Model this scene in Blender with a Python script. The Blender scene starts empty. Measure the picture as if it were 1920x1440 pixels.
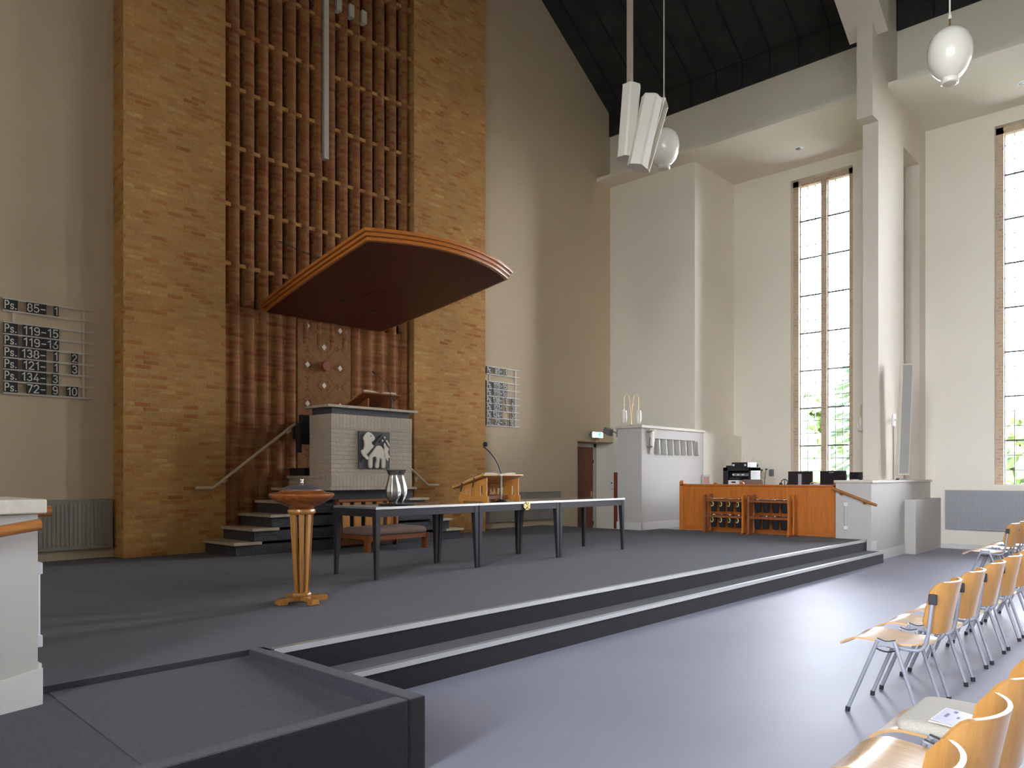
import bpy, bmesh, math, random
from mathutils import Vector, Matrix, Euler
random.seed(7)
PI = math.pi
sc = bpy.context.scene
COL = sc.collection

# ------------------------------------------------------------------ camera
CAM_Z = 1.45
FPX = 1423.0
YAW = math.atan2(1315.0, 1423.0)            # view direction, from +X towards +Y
cam_d = bpy.data.cameras.new('camera')
cam_d.sensor_fit = 'HORIZONTAL'
cam_d.sensor_width = 36.0
cam_d.lens = 36.0 * FPX / 1920.0
cam_d.shift_y = (892.0 - 720.0) / 1920.0
cam_d.clip_start = 0.05
cam_d.clip_end = 300.0
cam = bpy.data.objects.new('camera', cam_d)
COL.objects.link(cam)
cam.location = (0, 0, CAM_Z)
cam.rotation_euler = (PI / 2, 0, YAW - PI / 2)
sc.camera = cam

# ------------------------------------------------------------------ sky, exposure
W = bpy.data.worlds.new('sky')
sc.world = W
W.use_nodes = True
wn = W.node_tree.nodes
wl = W.node_tree.links
for n in list(wn):
    wn.remove(n)
wo = wn.new('ShaderNodeOutputWorld')
bg = wn.new('ShaderNodeBackground')
tc = wn.new('ShaderNodeTexCoord')
sx = wn.new('ShaderNodeSeparateXYZ')
cr = wn.new('ShaderNodeValToRGB')
cr.color_ramp.elements[0].position = 0.0
cr.color_ramp.elements[0].color = (1.16, 1.20, 1.30, 1)
cr.color_ramp.elements[1].position = 0.7
cr.color_ramp.elements[1].color = (0.50, 0.56, 0.68, 1)
wl.new(tc.outputs['Generated'], sx.inputs[0])
wl.new(sx.outputs['Z'], cr.inputs[0])
wl.new(cr.outputs[0], bg.inputs['Color'])
bg.inputs['Strength'].default_value = 11.0
wl.new(bg.outputs[0], wo.inputs[0])
try:
    W.cycles.sampling_method = 'AUTOMATIC'
except Exception:
    pass

sc.view_settings.view_transform = 'Standard'
sc.view_settings.look = 'None'
sc.view_settings.exposure = 2.65
sc.view_settings.gamma = 1.0
sc.view_settings.use_curve_mapping = False
cy = sc.cycles
cy.use_denoising = True
try:
    cy.denoiser = 'OPENIMAGEDENOISE'
    cy.denoising_input_passes = 'RGB_ALBEDO_NORMAL'
except Exception:
    pass
cy.max_bounces = 10
cy.diffuse_bounces = 7
cy.glossy_bounces = 4
cy.transmission_bounces = 6
cy.transparent_max_bounces = 12
cy.caustics_reflective = False
cy.caustics_refractive = False
cy.sample_clamp_indirect = 30.0

# ------------------------------------------------------------------ measures
PL = 0.37            # platform height
YB = 10.80           # back wall
YT = 10.45           # front of the brick tower
XW = 15.21           # nave side wall (above the bays)
XA = 17.085          # window wall of the bays
XM = 14.4            # mirror: left x = XM - right x
Y8 = 8.498           # return wall that closes the first bay
ZA = 8.464           # bay ceiling
YF = 4.313           # front of the fin between the bays
FT = 0.26            # fin thickness
ZBEAM = 9.71
ZKNEE = 10.263
SLOPE = 0.633
YREAR = -10.0


def win_ys():
    return [6.42, 2.42, -1.58, -5.58]


def left_win_ys():
    return [1.6, -1.58, -5.58]


WIN_W, WIN_Z0, WIN_Z1 = 1.37, 1.273, 8.19
# daylight portals: they only guide sampling through the real window openings
for side, ys in ((1, win_ys()), (-1, left_win_ys())):
    for y in ys:
        ld = bpy.data.lights.new('window_portal', 'AREA')
        ld.shape = 'RECTANGLE'
        ld.size = WIN_W
        ld.size_y = WIN_Z1 - WIN_Z0
        ld.cycles.is_portal = True
        lo = bpy.data.objects.new('window_portal', ld)
        COL.objects.link(lo)
        x = XA + 0.42 if side > 0 else XM - XA - 0.42
        lo.location = (x, y, (WIN_Z0 + WIN_Z1) / 2)
        lo.rotation_euler = (PI / 2, 0, PI / 2 if side > 0 else -PI / 2)


# ------------------------------------------------------------------ materials
MATS = {}


def newmat(name):
    m = bpy.data.materials.new(name)
    m.use_nodes = True
    nt = m.node_tree
    for n in list(nt.nodes):
        nt.nodes.remove(n)
    out = nt.nodes.new('ShaderNodeOutputMaterial')
    p = nt.nodes.new('ShaderNodeBsdfPrincipled')
    nt.links.new(p.outputs[0], out.inputs[0])
    MATS[name] = m
    return m, nt, p, out


def ramp(nt, stops, interp='LINEAR'):
    r = nt.nodes.new('ShaderNodeValToRGB')
    r.color_ramp.interpolation = interp
    e = r.color_ramp.elements
    while len(e) > 1:
        e.remove(e[0])
    e[0].position = stops[0][0]
    e[0].color = tuple(stops[0][1]) + (1,)
    for pos, c in stops[1:]:
        k = e.new(pos)
        k.color = tuple(c) + (1,)
    return r


def coords(nt, kind='UV', scale=(1, 1, 1), rot=(0, 0, 0), loc=(0, 0, 0)):
    t = nt.nodes.new('ShaderNodeTexCoord')
    mp = nt.nodes.new('ShaderNodeMapping')
    mp.inputs['Scale'].default_value = scale
    mp.inputs['Rotation'].default_value = rot
    mp.inputs['Location'].default_value = loc
    nt.links.new(t.outputs[kind], mp.inputs[0])
    return mp


def noise(nt, vec, scale, detail=4, rough=0.6):
    n = nt.nodes.new('ShaderNodeTexNoise')
    n.inputs['Scale'].default_value = scale
    n.inputs['Detail'].default_value = detail
    n.inputs['Roughness'].default_value = rough
    if vec is not None:
        nt.links.new(vec.outputs[0], n.inputs['Vector'])
    return n


def bump(nt, p, h, strength=0.3, dist=0.01):
    b = nt.nodes.new('ShaderNodeBump')
    b.inputs['Strength'].default_value = strength
    b.inputs['Distance'].default_value = dist
    nt.links.new(h, b.inputs['Height'])
    nt.links.new(b.outputs[0], p.inputs['Normal'])
    return b


def mixc(nt, fac, a, b, mode='MIX'):
    m = nt.nodes.new('ShaderNodeMix')
    m.data_type = 'RGBA'
    m.blend_type = mode
    for sock, v in ((m.inputs[0], fac), (m.inputs[6], a), (m.inputs[7], b)):
        if isinstance(v, (int, float)):
            sock.default_value = v
        elif isinstance(v, tuple):
            sock.default_value = v + (1,) if len(v) == 3 else v
        else:
            nt.links.new(v, sock)
    return m.outputs[2]


def plain(name, c, rough=0.6, metal=0.0, var=0.06, scale=3.0, coat=0.0, bmp=0.0, bscale=60.0, spec=None):
    m, nt, p, o = newmat(name)
    v = coords(nt, 'Object')
    n = noise(nt, v, scale)
    lo = tuple(max(0, x * (1 - var)) for x in c)
    hi = tuple(min(1, x * (1 + var)) for x in c)
    r = ramp(nt, [(0.3, lo), (0.7, hi)])
    nt.links.new(n.outputs[0], r.inputs[0])
    nt.links.new(r.outputs[0], p.inputs['Base Color'])
    p.inputs['Roughness'].default_value = rough
    p.inputs['Metallic'].default_value = metal
    if coat:
        p.inputs['Coat Weight'].default_value = coat
        p.inputs['Coat Roughness'].default_value = 0.12
    if spec is not None:
        p.inputs['Specular IOR Level'].default_value = spec
    if bmp:
        nb = noise(nt, v, bscale, 3)
        bump(nt, p, nb.outputs[0], bmp, 0.004)
    return m


def wood(name, dark, light, axis=2, rough=0.4, coat=0.3, grain=1.0, scale=1.0):
    m, nt, p, o = newmat(name)
    s = [14.0, 14.0, 14.0]
    s[axis] = 0.9
    s = [x * scale for x in s]
    v = coords(nt, 'Object', s)
    n = noise(nt, v, 2.2, 6, 0.62)
    r = ramp(nt, [(0.28, dark), (0.5, tuple((a + b) / 2 for a, b in zip(dark, light))), (0.72, light)])
    nt.links.new(n.outputs[0], r.inputs[0])
    s2 = [90.0] * 3
    s2[axis] = 3.0
    v2 = coords(nt, 'Object', s2)
    n2 = noise(nt, v2, 1.0, 3)
    r2 = ramp(nt, [(0.35, (1 - 0.22 * grain,) * 3), (0.6, (1, 1, 1))])
    nt.links.new(n2.outputs[0], r2.inputs[0])
    c = mixc(nt, 1.0, r.outputs[0], r2.outputs[0], 'MULTIPLY')
    nt.links.new(c, p.inputs['Base Color'])
    p.inputs['Roughness'].default_value = rough
    p.inputs['Coat Weight'].default_value = coat
    p.inputs['Coat Roughness'].default_value = 0.15
    bump(nt, p, n2.outputs[0], 0.08, 0.002)
    return m


def brick(name, stops, mortar, bw=0.222, bh=0.0625, mort=0.011, mode='UV', rough=0.9, bstr=0.55, painted=False, diag=False, off=0.5, rotw=0.0):
    m, nt, p, o = newmat(name)
    if diag:
        t = nt.nodes.new('ShaderNodeTexCoord')
        s = nt.nodes.new('ShaderNodeSeparateXYZ')
        nt.links.new(t.outputs['UV'], s.inputs[0])

        def fold(sock, c0, per):
            a = nt.nodes.new('ShaderNodeMath'); a.operation = 'SUBTRACT'
            nt.links.new(sock, a.inputs[0]); a.inputs[1].default_value = c0
            b = nt.nodes.new('ShaderNodeMath'); b.operation = 'PINGPONG'
            nt.links.new(a.outputs[0], b.inputs[0]); b.inputs[1].default_value = per
            return b.outputs[0]
        fx = fold(s.outputs[0], 6.983, 0.307)
        fz = fold(s.outputs[1], 3.534, 0.31)
        ad = nt.nodes.new('ShaderNodeMath'); ad.operation = 'ADD'
        sb = nt.nodes.new('ShaderNodeMath'); sb.operation = 'SUBTRACT'
        for k in (ad, sb):
            nt.links.new(fx, k.inputs[0]); nt.links.new(fz, k.inputs[1])
        cb = nt.nodes.new('ShaderNodeCombineXYZ')
        # vary along the wall so that the folded copies do not share brick colours
        fl = nt.nodes.new('ShaderNodeMath'); fl.operation = 'SNAP'
        nt.links.new(s.outputs[0], fl.inputs[0]); fl.inputs[1].default_value = 0.307
        f2 = nt.nodes.new('ShaderNodeMath'); f2.operation = 'MULTIPLY_ADD'
        nt.links.new(fl.outputs[0], f2.inputs[0]); f2.inputs[1].default_value = 29.0
        nt.links.new(sb.outputs[0], f2.inputs[2])
        nt.links.new(f2.outputs[0], cb.inputs[0])
        nt.links.new(ad.outputs[0], cb.inputs[1])
        vec = cb
    else:
        vec = coords(nt, mode, rot=(0, 0, rotw))
    b = nt.nodes.new('ShaderNodeTexBrick')
    b.offset = off
    b.inputs['Scale'].default_value = 1.0
    b.inputs['Brick Width'].default_value = bw
    b.inputs['Row Height'].default_value = bh
    b.inputs['Mortar Size'].default_value = mort
    b.inputs['Mortar Smooth'].default_value = 0.35
    b.inputs['Color1'].default_value = (0, 0, 0, 1)
    b.inputs['Color2'].default_value = (1, 1, 1, 1)
    b.inputs['Mortar'].default_value = (0.5, 0.5, 0.5, 1)
    wob = noise(nt, vec, 9.0, 2)
    vm = nt.nodes.new('ShaderNodeVectorMath'); vm.operation = 'MULTIPLY_ADD'
    nt.links.new(wob.outputs[1], vm.inputs[0])
    vm.inputs[1].default_value = (0.012, 0.012, 0)
    nt.links.new(vec.outputs[0], vm.inputs[2])
    nt.links.new(vm.outputs[0], b.inputs['Vector'])
    r = ramp(nt, stops)
    pat = noise(nt, vec, 2.2, 3, 0.6)
    sm = mixc(nt, 0.42, b.outputs['Color'], pat.outputs[0])
    nt.links.new(sm, r.inputs[0])
    n = noise(nt, vec, 34.0, 5, 0.7)
    r2 = ramp(nt, [(0.25, (0.72, 0.72, 0.72)), (0.75, (1.18, 1.18, 1.18))])
    nt.links.new(n.outputs[0], r2.inputs[0])
    c = mixc(nt, 1.0, r.outputs[0], r2.outputs[0], 'MULTIPLY')
    big = noise(nt, vec, 1.3, 3)
    r3 = ramp(nt, [(0.3, (0.86, 0.86, 0.9)), (0.7, (1.1, 1.08, 1.02))])
    nt.links.new(big.outputs[0], r3.inputs[0])
    c = mixc(nt, 1.0, c, r3.outputs[0], 'MULTIPLY')
    c = mixc(nt, b.outputs['Fac'], c, mortar)
    nt.links.new(c, p.inputs['Base Color'])
    p.inputs['Roughness'].default_value = rough
    p.inputs['Specular IOR Level'].default_value = 0.3
    h = nt.nodes.new('ShaderNodeMath'); h.operation = 'MULTIPLY_ADD'
    nt.links.new(b.outputs['Fac'], h.inputs[0]); h.inputs[1].default_value = -1.0
    nn = noise(nt, vec, 22.0, 4)
    nt.links.new(nn.outputs[0], h.inputs[2])
    bump(nt, p, h.outputs[0], bstr, 0.012 if painted else 0.008)
    return m


# plaster and paint
plain('back_paint', (0.60, 0.485, 0.335), 0.85, var=0.03, scale=0.8, bmp=0.06, bscale=90)
plain('side_paint', (0.80, 0.75, 0.65), 0.85, var=0.02, scale=0.8, bmp=0.06, bscale=90)
plain('fin_paint', (0.68, 0.61, 0.52), 0.85, var=0.02, scale=0.8, bmp=0.05, bscale=90)
plain('white_paint', (0.50, 0.48, 0.45), 0.7, var=0.02, scale=1.0, bmp=0.04, bscale=90)
plain('trim_paint', (0.66, 0.64, 0.61), 0.5, var=0.015)
plain('radiator_taupe', (0.30, 0.28, 0.24), 0.5, var=0.02)
plain('radiator_grey', (0.30, 0.30, 0.32), 0.5, var=0.02)
plain('louvre_grey', (0.55, 0.55, 0.54), 0.7, var=0.02)
plain('travertine', (0.50, 0.42, 0.30), 0.55, var=0.22, scale=9.0, bmp=0.2, bscale=120)
plain('pale_stone', (0.58, 0.53, 0.45), 0.6, var=0.10, scale=24.0, bmp=0.2, bscale=160)
plain('black_plastic', (0.018, 0.018, 0.022), 0.4, var=0.1)
plain('black_metal', (0.025, 0.025, 0.028), 0.38, var=0.08)
plain('table_black', (0.016, 0.014, 0.019), 0.5, var=0.08)
plain('white_plastic', (0.78, 0.78, 0.80), 0.4, var=0.02)
plain('beige_metal', (0.62, 0.50, 0.34), 0.45, var=0.03)
plain('speaker_white', (0.62, 0.58, 0.50), 0.5, var=0.02)
plain('speaker_grille', (0.34, 0.33, 0.31), 0.6, var=0.05)
plain('alu', (0.72, 0.72, 0.71), 0.38, metal=0.75, var=0.05, scale=6)
plain('chrome', (0.75, 0.75, 0.76), 0.14, metal=1.0, var=0.02)
plain('pewter', (0.48, 0.47, 0.45), 0.27, metal=1.0, var=0.06, scale=5)
plain('brass', (0.60, 0.42, 0.20), 0.3, metal=1.0, var=0.04)
plain('gold', (0.78, 0.60, 0.28), 0.35, metal=0.9, var=0.12, scale=40, bmp=0.5, bscale=120)
plain('silver_tube', (0.40, 0.41, 0.47), 0.35, metal=0.35, var=0.03)
plain('rubber', (0.02, 0.02, 0.024), 0.6, var=0.05)
plain('pole_brown', (0.30, 0.24, 0.18), 0.5, var=0.04)
plain('lamp_glass', (0.84, 0.80, 0.70), 0.22, var=0.02, coat=0.5)
plain('lamb_white', (0.70, 0.64, 0.53), 0.7, var=0.08, scale=30, bmp=0.3, bscale=120)
plain('slate', (0.060, 0.058, 0.065), 0.55, var=0.15, scale=14)
plain('cushion_brown', (0.22, 0.15, 0.125), 0.95, var=0.08, scale=60, bmp=0.3, bscale=250)
plain('cushion_beige', (0.56, 0.52, 0.45), 0.95, var=0.14, scale=160, bmp=0.5, bscale=320)
plain('paper_lilac', (0.56, 0.57, 0.78), 0.25, var=0.02)
plain('paper_white', (0.80, 0.80, 0.83), 0.4, var=0.02)
plain('ink', (0.10, 0.10, 0.22), 0.6, var=0.02)
plain('page', (0.62, 0.52, 0.38), 0.7, var=0.08, scale=12)
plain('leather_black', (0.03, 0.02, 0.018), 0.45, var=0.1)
plain('leather_red', (0.30, 0.08, 0.035), 0.5, var=0.08)
plain('velvet_black', (0.010, 0.009, 0.011), 0.9, var=0.2)
plain('yellow_felt', (0.72, 0.58, 0.20), 0.8, var=0.05)
plain('red_sign', (0.42, 0.10, 0.05), 0.5, var=0.05)
plain('cream_plastic', (0.60, 0.52, 0.36), 0.5, var=0.03)
plain('screen_black', (0.012, 0.010, 0.013), 0.3, var=0.1)
plain('mount_grey', (0.20, 0.20, 0.21), 0.45, metal=0.4, var=0.05)
plain('dark_glaze', (0.10, 0.085, 0.09), 0.35, var=0.1, coat=0.6)
plain('lead', (0.07, 0.075, 0.09), 0.5, metal=0.3, var=0.05)
plain('card_black', (0.014, 0.013, 0.018), 0.5, var=0.1)
plain('card_letter', (0.78, 0.74, 0.64), 0.6, var=0.03)
plain('rail_white', (0.62, 0.56, 0.48), 0.5, var=0.03)
plain('rail_white_bright', (0.72, 0.70, 0.66), 0.5, var=0.03)
plain('cord_white', (0.72, 0.68, 0.60), 0.6, var=0.02)
plain('bark', (0.10, 0.075, 0.05), 0.9, var=0.3, scale=6)
plain('bounce_paving', (0.50, 0.47, 0.43), 0.9, var=0.2, scale=1)  # pale colour for the added ground that reflects daylight upward
plain('diamond_white', (0.78, 0.73, 0.62), 0.5, var=0.04)
plain('rear_paint', (0.75, 0.70, 0.62), 0.9, var=0.02)

# woods
wood('oak', (0.50, 0.130, 0.012), (0.64, 0.20, 0.020), 2, 0.5, 0.08)
wood('oak_y', (0.44, 0.11, 0.011), (0.58, 0.17, 0.018), 1, 0.5, 0.08)
wood('pine_z', (0.50, 0.20, 0.035), (0.66, 0.30, 0.06), 2, 0.4, 0.3)
wood('pine_x', (0.50, 0.20, 0.035), (0.66, 0.30, 0.06), 0, 0.4, 0.3)
wood('redwood_z', (0.22, 0.062, 0.018), (0.38, 0.12, 0.032), 2, 0.4, 0.3)
wood('redwood_x', (0.22, 0.062, 0.018), (0.36, 0.11, 0.03), 0, 0.4, 0.3)
wood('font_wood', (0.36, 0.15, 0.03), (0.52, 0.24, 0.05), 2, 0.3, 0.6)
wood('bowl_wood', (0.24, 0.055, 0.012), (0.42, 0.13, 0.028), 0, 0.25, 0.9)
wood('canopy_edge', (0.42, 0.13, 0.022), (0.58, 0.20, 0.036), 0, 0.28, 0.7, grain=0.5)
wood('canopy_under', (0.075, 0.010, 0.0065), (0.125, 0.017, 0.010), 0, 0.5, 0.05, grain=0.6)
wood('door_wood', (0.13, 0.030, 0.010), (0.22, 0.055, 0.016), 2, 0.4, 0.3)
wood('beech_y', (0.58, 0.31, 0.11), (0.72, 0.43, 0.18), 1, 0.28, 0.6, grain=0.5)
wood('beech_z', (0.54, 0.255, 0.065), (0.64, 0.33, 0.10), 2, 0.28, 0.6, grain=0.4)
wood('handrail_wood', (0.34, 0.12, 0.03), (0.50, 0.20, 0.05), 0, 0.35, 0.4)
wood('handrail_wood_y', (0.34, 0.12, 0.03), (0.50, 0.20, 0.05), 1, 0.35, 0.4)

# bricks
TOWER = [(0.0, (0.24, 0.070, 0.022)), (0.14, (0.40, 0.13, 0.036)), (0.28, (0.50, 0.225, 0.062)), (0.5, (0.60, 0.33, 0.105)),
         (0.68, (0.50, 0.25, 0.085)), (0.85, (0.66, 0.41, 0.15)), (1.0, (0.52, 0.33, 0.20))]
brick('brick_tower', TOWER, (0.44, 0.29, 0.13), mort=0.007, bw=0.215)
PIPE = [(0.0, (0.17, 0.045, 0.022)), (0.2, (0.27, 0.080, 0.032)), (0.45, (0.33, 0.130, 0.046)), (0.7, (0.38, 0.175, 0.062)), (1.0, (0.45, 0.25, 0.095))]
brick('brick_pipe', PIPE, (0.26, 0.14, 0.07), bw=0.36, bstr=0.45, mort=0.007)
PANEL = [(0.0, (0.15, 0.045, 0.022)), (0.3, (0.26, 0.095, 0.035)), (0.6, (0.33, 0.155, 0.055)), (1.0, (0.30, 0.16, 0.075))]
brick('brick_panel', PANEL, (0.25, 0.155, 0.085), bw=0.21, bh=0.052, mort=0.006, diag=True, bstr=0.35)
GREY = [(0.0, (0.50, 0.425, 0.325)), (1.0, (0.56, 0.48, 0.37))]
brick('brick_grey', GREY, (0.47, 0.40, 0.31), mort=0.009, painted=True, rough=0.7, bstr=1.0)
brick('brick_grey_soldier', GREY, (0.47, 0.40, 0.31), bw=0.0625, bh=0.215, mort=0.009, painted=True, rough=0.7, bstr=1.0, off=0.0)
DARK = [(0.0, (0.058, 0.058, 0.068)), (1.0, (0.078, 0.078, 0.088))]
brick('brick_dark', DARK, (0.064, 0.064, 0.074), mort=0.009, painted=True, rough=0.6, bstr=1.0)
plain('dark_paint', (0.062, 0.06, 0.072), 0.6, var=0.06)
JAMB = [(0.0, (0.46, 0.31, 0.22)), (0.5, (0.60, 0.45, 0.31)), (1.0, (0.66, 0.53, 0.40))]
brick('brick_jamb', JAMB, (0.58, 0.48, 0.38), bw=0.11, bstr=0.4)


def carpet(name, a, b):
    m, nt, p, o = newmat(name)
    v = coords(nt, 'Object')
    n = noise(nt, v, 220.0, 2, 0.8)
    n2 = noise(nt, v, 70.0, 3, 0.8)
    mx = mixc(nt, 0.5, n.outputs[0], n2.outputs[0])
    r = ramp(nt, [(0.36, a), (0.5, tuple((x + y) / 2 for x, y in zip(a, b))), (0.66, b)])
    nt.links.new(mx, r.inputs[0])
    big = noise(nt, v, 1.1, 2)
    r3 = ramp(nt, [(0.3, (0.93, 0.93, 0.93)), (0.7, (1.06, 1.06, 1.06))])
    nt.links.new(big.outputs[0], r3.inputs[0])
    c = mixc(nt, 1.0, r.outputs[0], r3.outputs[0], 'MULTIPLY')
    nt.links.new(c, p.inputs['Base Color'])
    p.inputs['Roughness'].default_value = 0.95
    p.inputs['Specular IOR Level'].default_value = 0.15
    p.inputs['Sheen Weight'].default_value = 0.12
    p.inputs['Sheen Roughness'].default_value = 0.6
    bump(nt, p, mx, 0.6, 0.006)
    return m


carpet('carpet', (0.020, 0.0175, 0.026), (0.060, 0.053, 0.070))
carpet('carpet_shaded', (0.007, 0.0050, 0.008), (0.022, 0.0165, 0.023))  # darker copy of the same carpet, paints in shade on front faces


def vinyl():
    m, nt, p, o = newmat('vinyl_floor')
    v = coords(nt, 'Object')
    n = noise(nt, v, 0.7, 4)
    r = ramp(nt, [(0.3, (0.275, 0.272, 0.33)), (0.7, (0.305, 0.302, 0.36))])
    nt.links.new(n.outputs[0], r.inputs[0])
    n2 = noise(nt, v, 160.0, 2)
    r2 = ramp(nt, [(0.3, (0.95, 0.95, 0.95)), (0.7, (1.04, 1.04, 1.04))])
    nt.links.new(n2.outputs[0], r2.inputs[0])
    c = mixc(nt, 1.0, r.outputs[0], r2.outputs[0], 'MULTIPLY')
    nt.links.new(c, p.inputs['Base Color'])
    p.inputs['Roughness'].default_value = 0.5
    p.inputs['Specular IOR Level'].default_value = 0.22
    n3 = noise(nt, v, 5.0, 3)
    bump(nt, p, n3.outputs[0], 0.05, 0.01)
    return m


vinyl()


def ceiling_mat():
    m, nt, p, o = newmat('ceiling_board')
    v = coords(nt, 'Object')
    n = noise(nt, v, 2.4, 5, 0.7)
    r = ramp(nt, [(0.3, (0.014, 0.016, 0.016)), (0.6, (0.030, 0.033, 0.032)), (0.8, (0.050, 0.054, 0.050))])
    nt.links.new(n.outputs[0], r.inputs[0])
    nt.links.new(r.outputs[0], p.inputs['Base Color'])
    p.inputs['Roughness'].default_value = 0.9
    bump(nt, p, n.outputs[0], 0.3, 0.02)
    return m


ceiling_mat()
plain('ceiling_seam', (0.008, 0.009, 0.012), 0.9)


def glass_pane():
    m, nt, p, o = newmat('leaded_glass')
    nt.nodes.remove(p)
    v = coords(nt, 'UV', (6.6, 3.49, 1))
    wnz = nt.nodes.new('ShaderNodeTexWhiteNoise')
    wnz.noise_dimensions = '2D'
    fl = nt.nodes.new('ShaderNodeVectorMath'); fl.operation = 'FLOOR'
    nt.links.new(v.outputs[0], fl.inputs[0])
    nt.links.new(fl.outputs[0], wnz.inputs[0])
    r = ramp(nt, [(0.0, (0.86, 0.93, 0.96)), (0.3, (0.97, 0.94, 0.97)), (0.6, (0.92, 0.97, 0.93)), (0.85, (0.98, 0.95, 0.88)), (1.0, (0.92, 0.90, 0.97))])
    nt.links.new(wnz.outputs[0], r.inputs[0])
    tr = nt.nodes.new('ShaderNodeBsdfTransparent')
    nt.links.new(r.outputs[0], tr.inputs[0])
    gl = nt.nodes.new('ShaderNodeBsdfGlossy')
    gl.inputs['Roughness'].default_value = 0.08
    fr = nt.nodes.new('ShaderNodeFresnel')
    fr.inputs[0].default_value = 1.45
    mx = nt.nodes.new('ShaderNodeMixShader')
    nt.links.new(fr.outputs[0], mx.inputs[0])
    nt.links.new(tr.outputs[0], mx.inputs[1])
    nt.links.new(gl.outputs[0], mx.inputs[2])
    nt.links.new(mx.outputs[0], o.inputs[0])


glass_pane()


def emit(name, c, s):
    m, nt, p, o = newmat(name)
    p.inputs['Base Color'].default_value = c + (1,)
    p.inputs['Emission Color'].default_value = c + (1,)
    p.inputs['Emission Strength'].default_value = s
    return m


emit('exit_white', (0.85, 0.92, 1.0), 1.3)
emit('exit_green', (0.0, 0.50, 0.30), 0.8)


def table_glass():
    m, nt, p, o = newmat('table_glass')
    v = coords(nt, 'Object')
    n = noise(nt, v, 3.0, 2)
    r = ramp(nt, [(0.3, (0.20, 0.195, 0.19)), (0.7, (0.23, 0.225, 0.22))])
    nt.links.new(n.outputs[0], r.inputs[0])
    nt.links.new(r.outputs[0], p.inputs['Base Color'])
    p.inputs['Roughness'].default_value = 0.12
    p.inputs['Coat Weight'].default_value = 0.8
    p.inputs['Coat Roughness'].default_value = 0.05
    return m


table_glass()


def foliage(name, a, b):
    m, nt, p, o = newmat(name)
    v = coords(nt, 'Object')
    n = noise(nt, v, 4.0, 5, 0.7)
    r = ramp(nt, [(0.3, a), (0.7, b)])
    nt.links.new(n.outputs[0], r.inputs[0])
    nt.links.new(r.outputs[0], p.inputs['Base Color'])
    p.inputs['Roughness'].default_value = 0.7
    p.inputs['Transmission Weight'].default_value = 0.0
    return m


foliage('leaf_dark', (0.030, 0.060, 0.030), (0.075, 0.12, 0.055))
foliage('leaf_light', (0.07, 0.12, 0.035), (0.14, 0.20, 0.06))
foliage('lawn', (0.05, 0.10, 0.03), (0.09, 0.15, 0.045))


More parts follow.
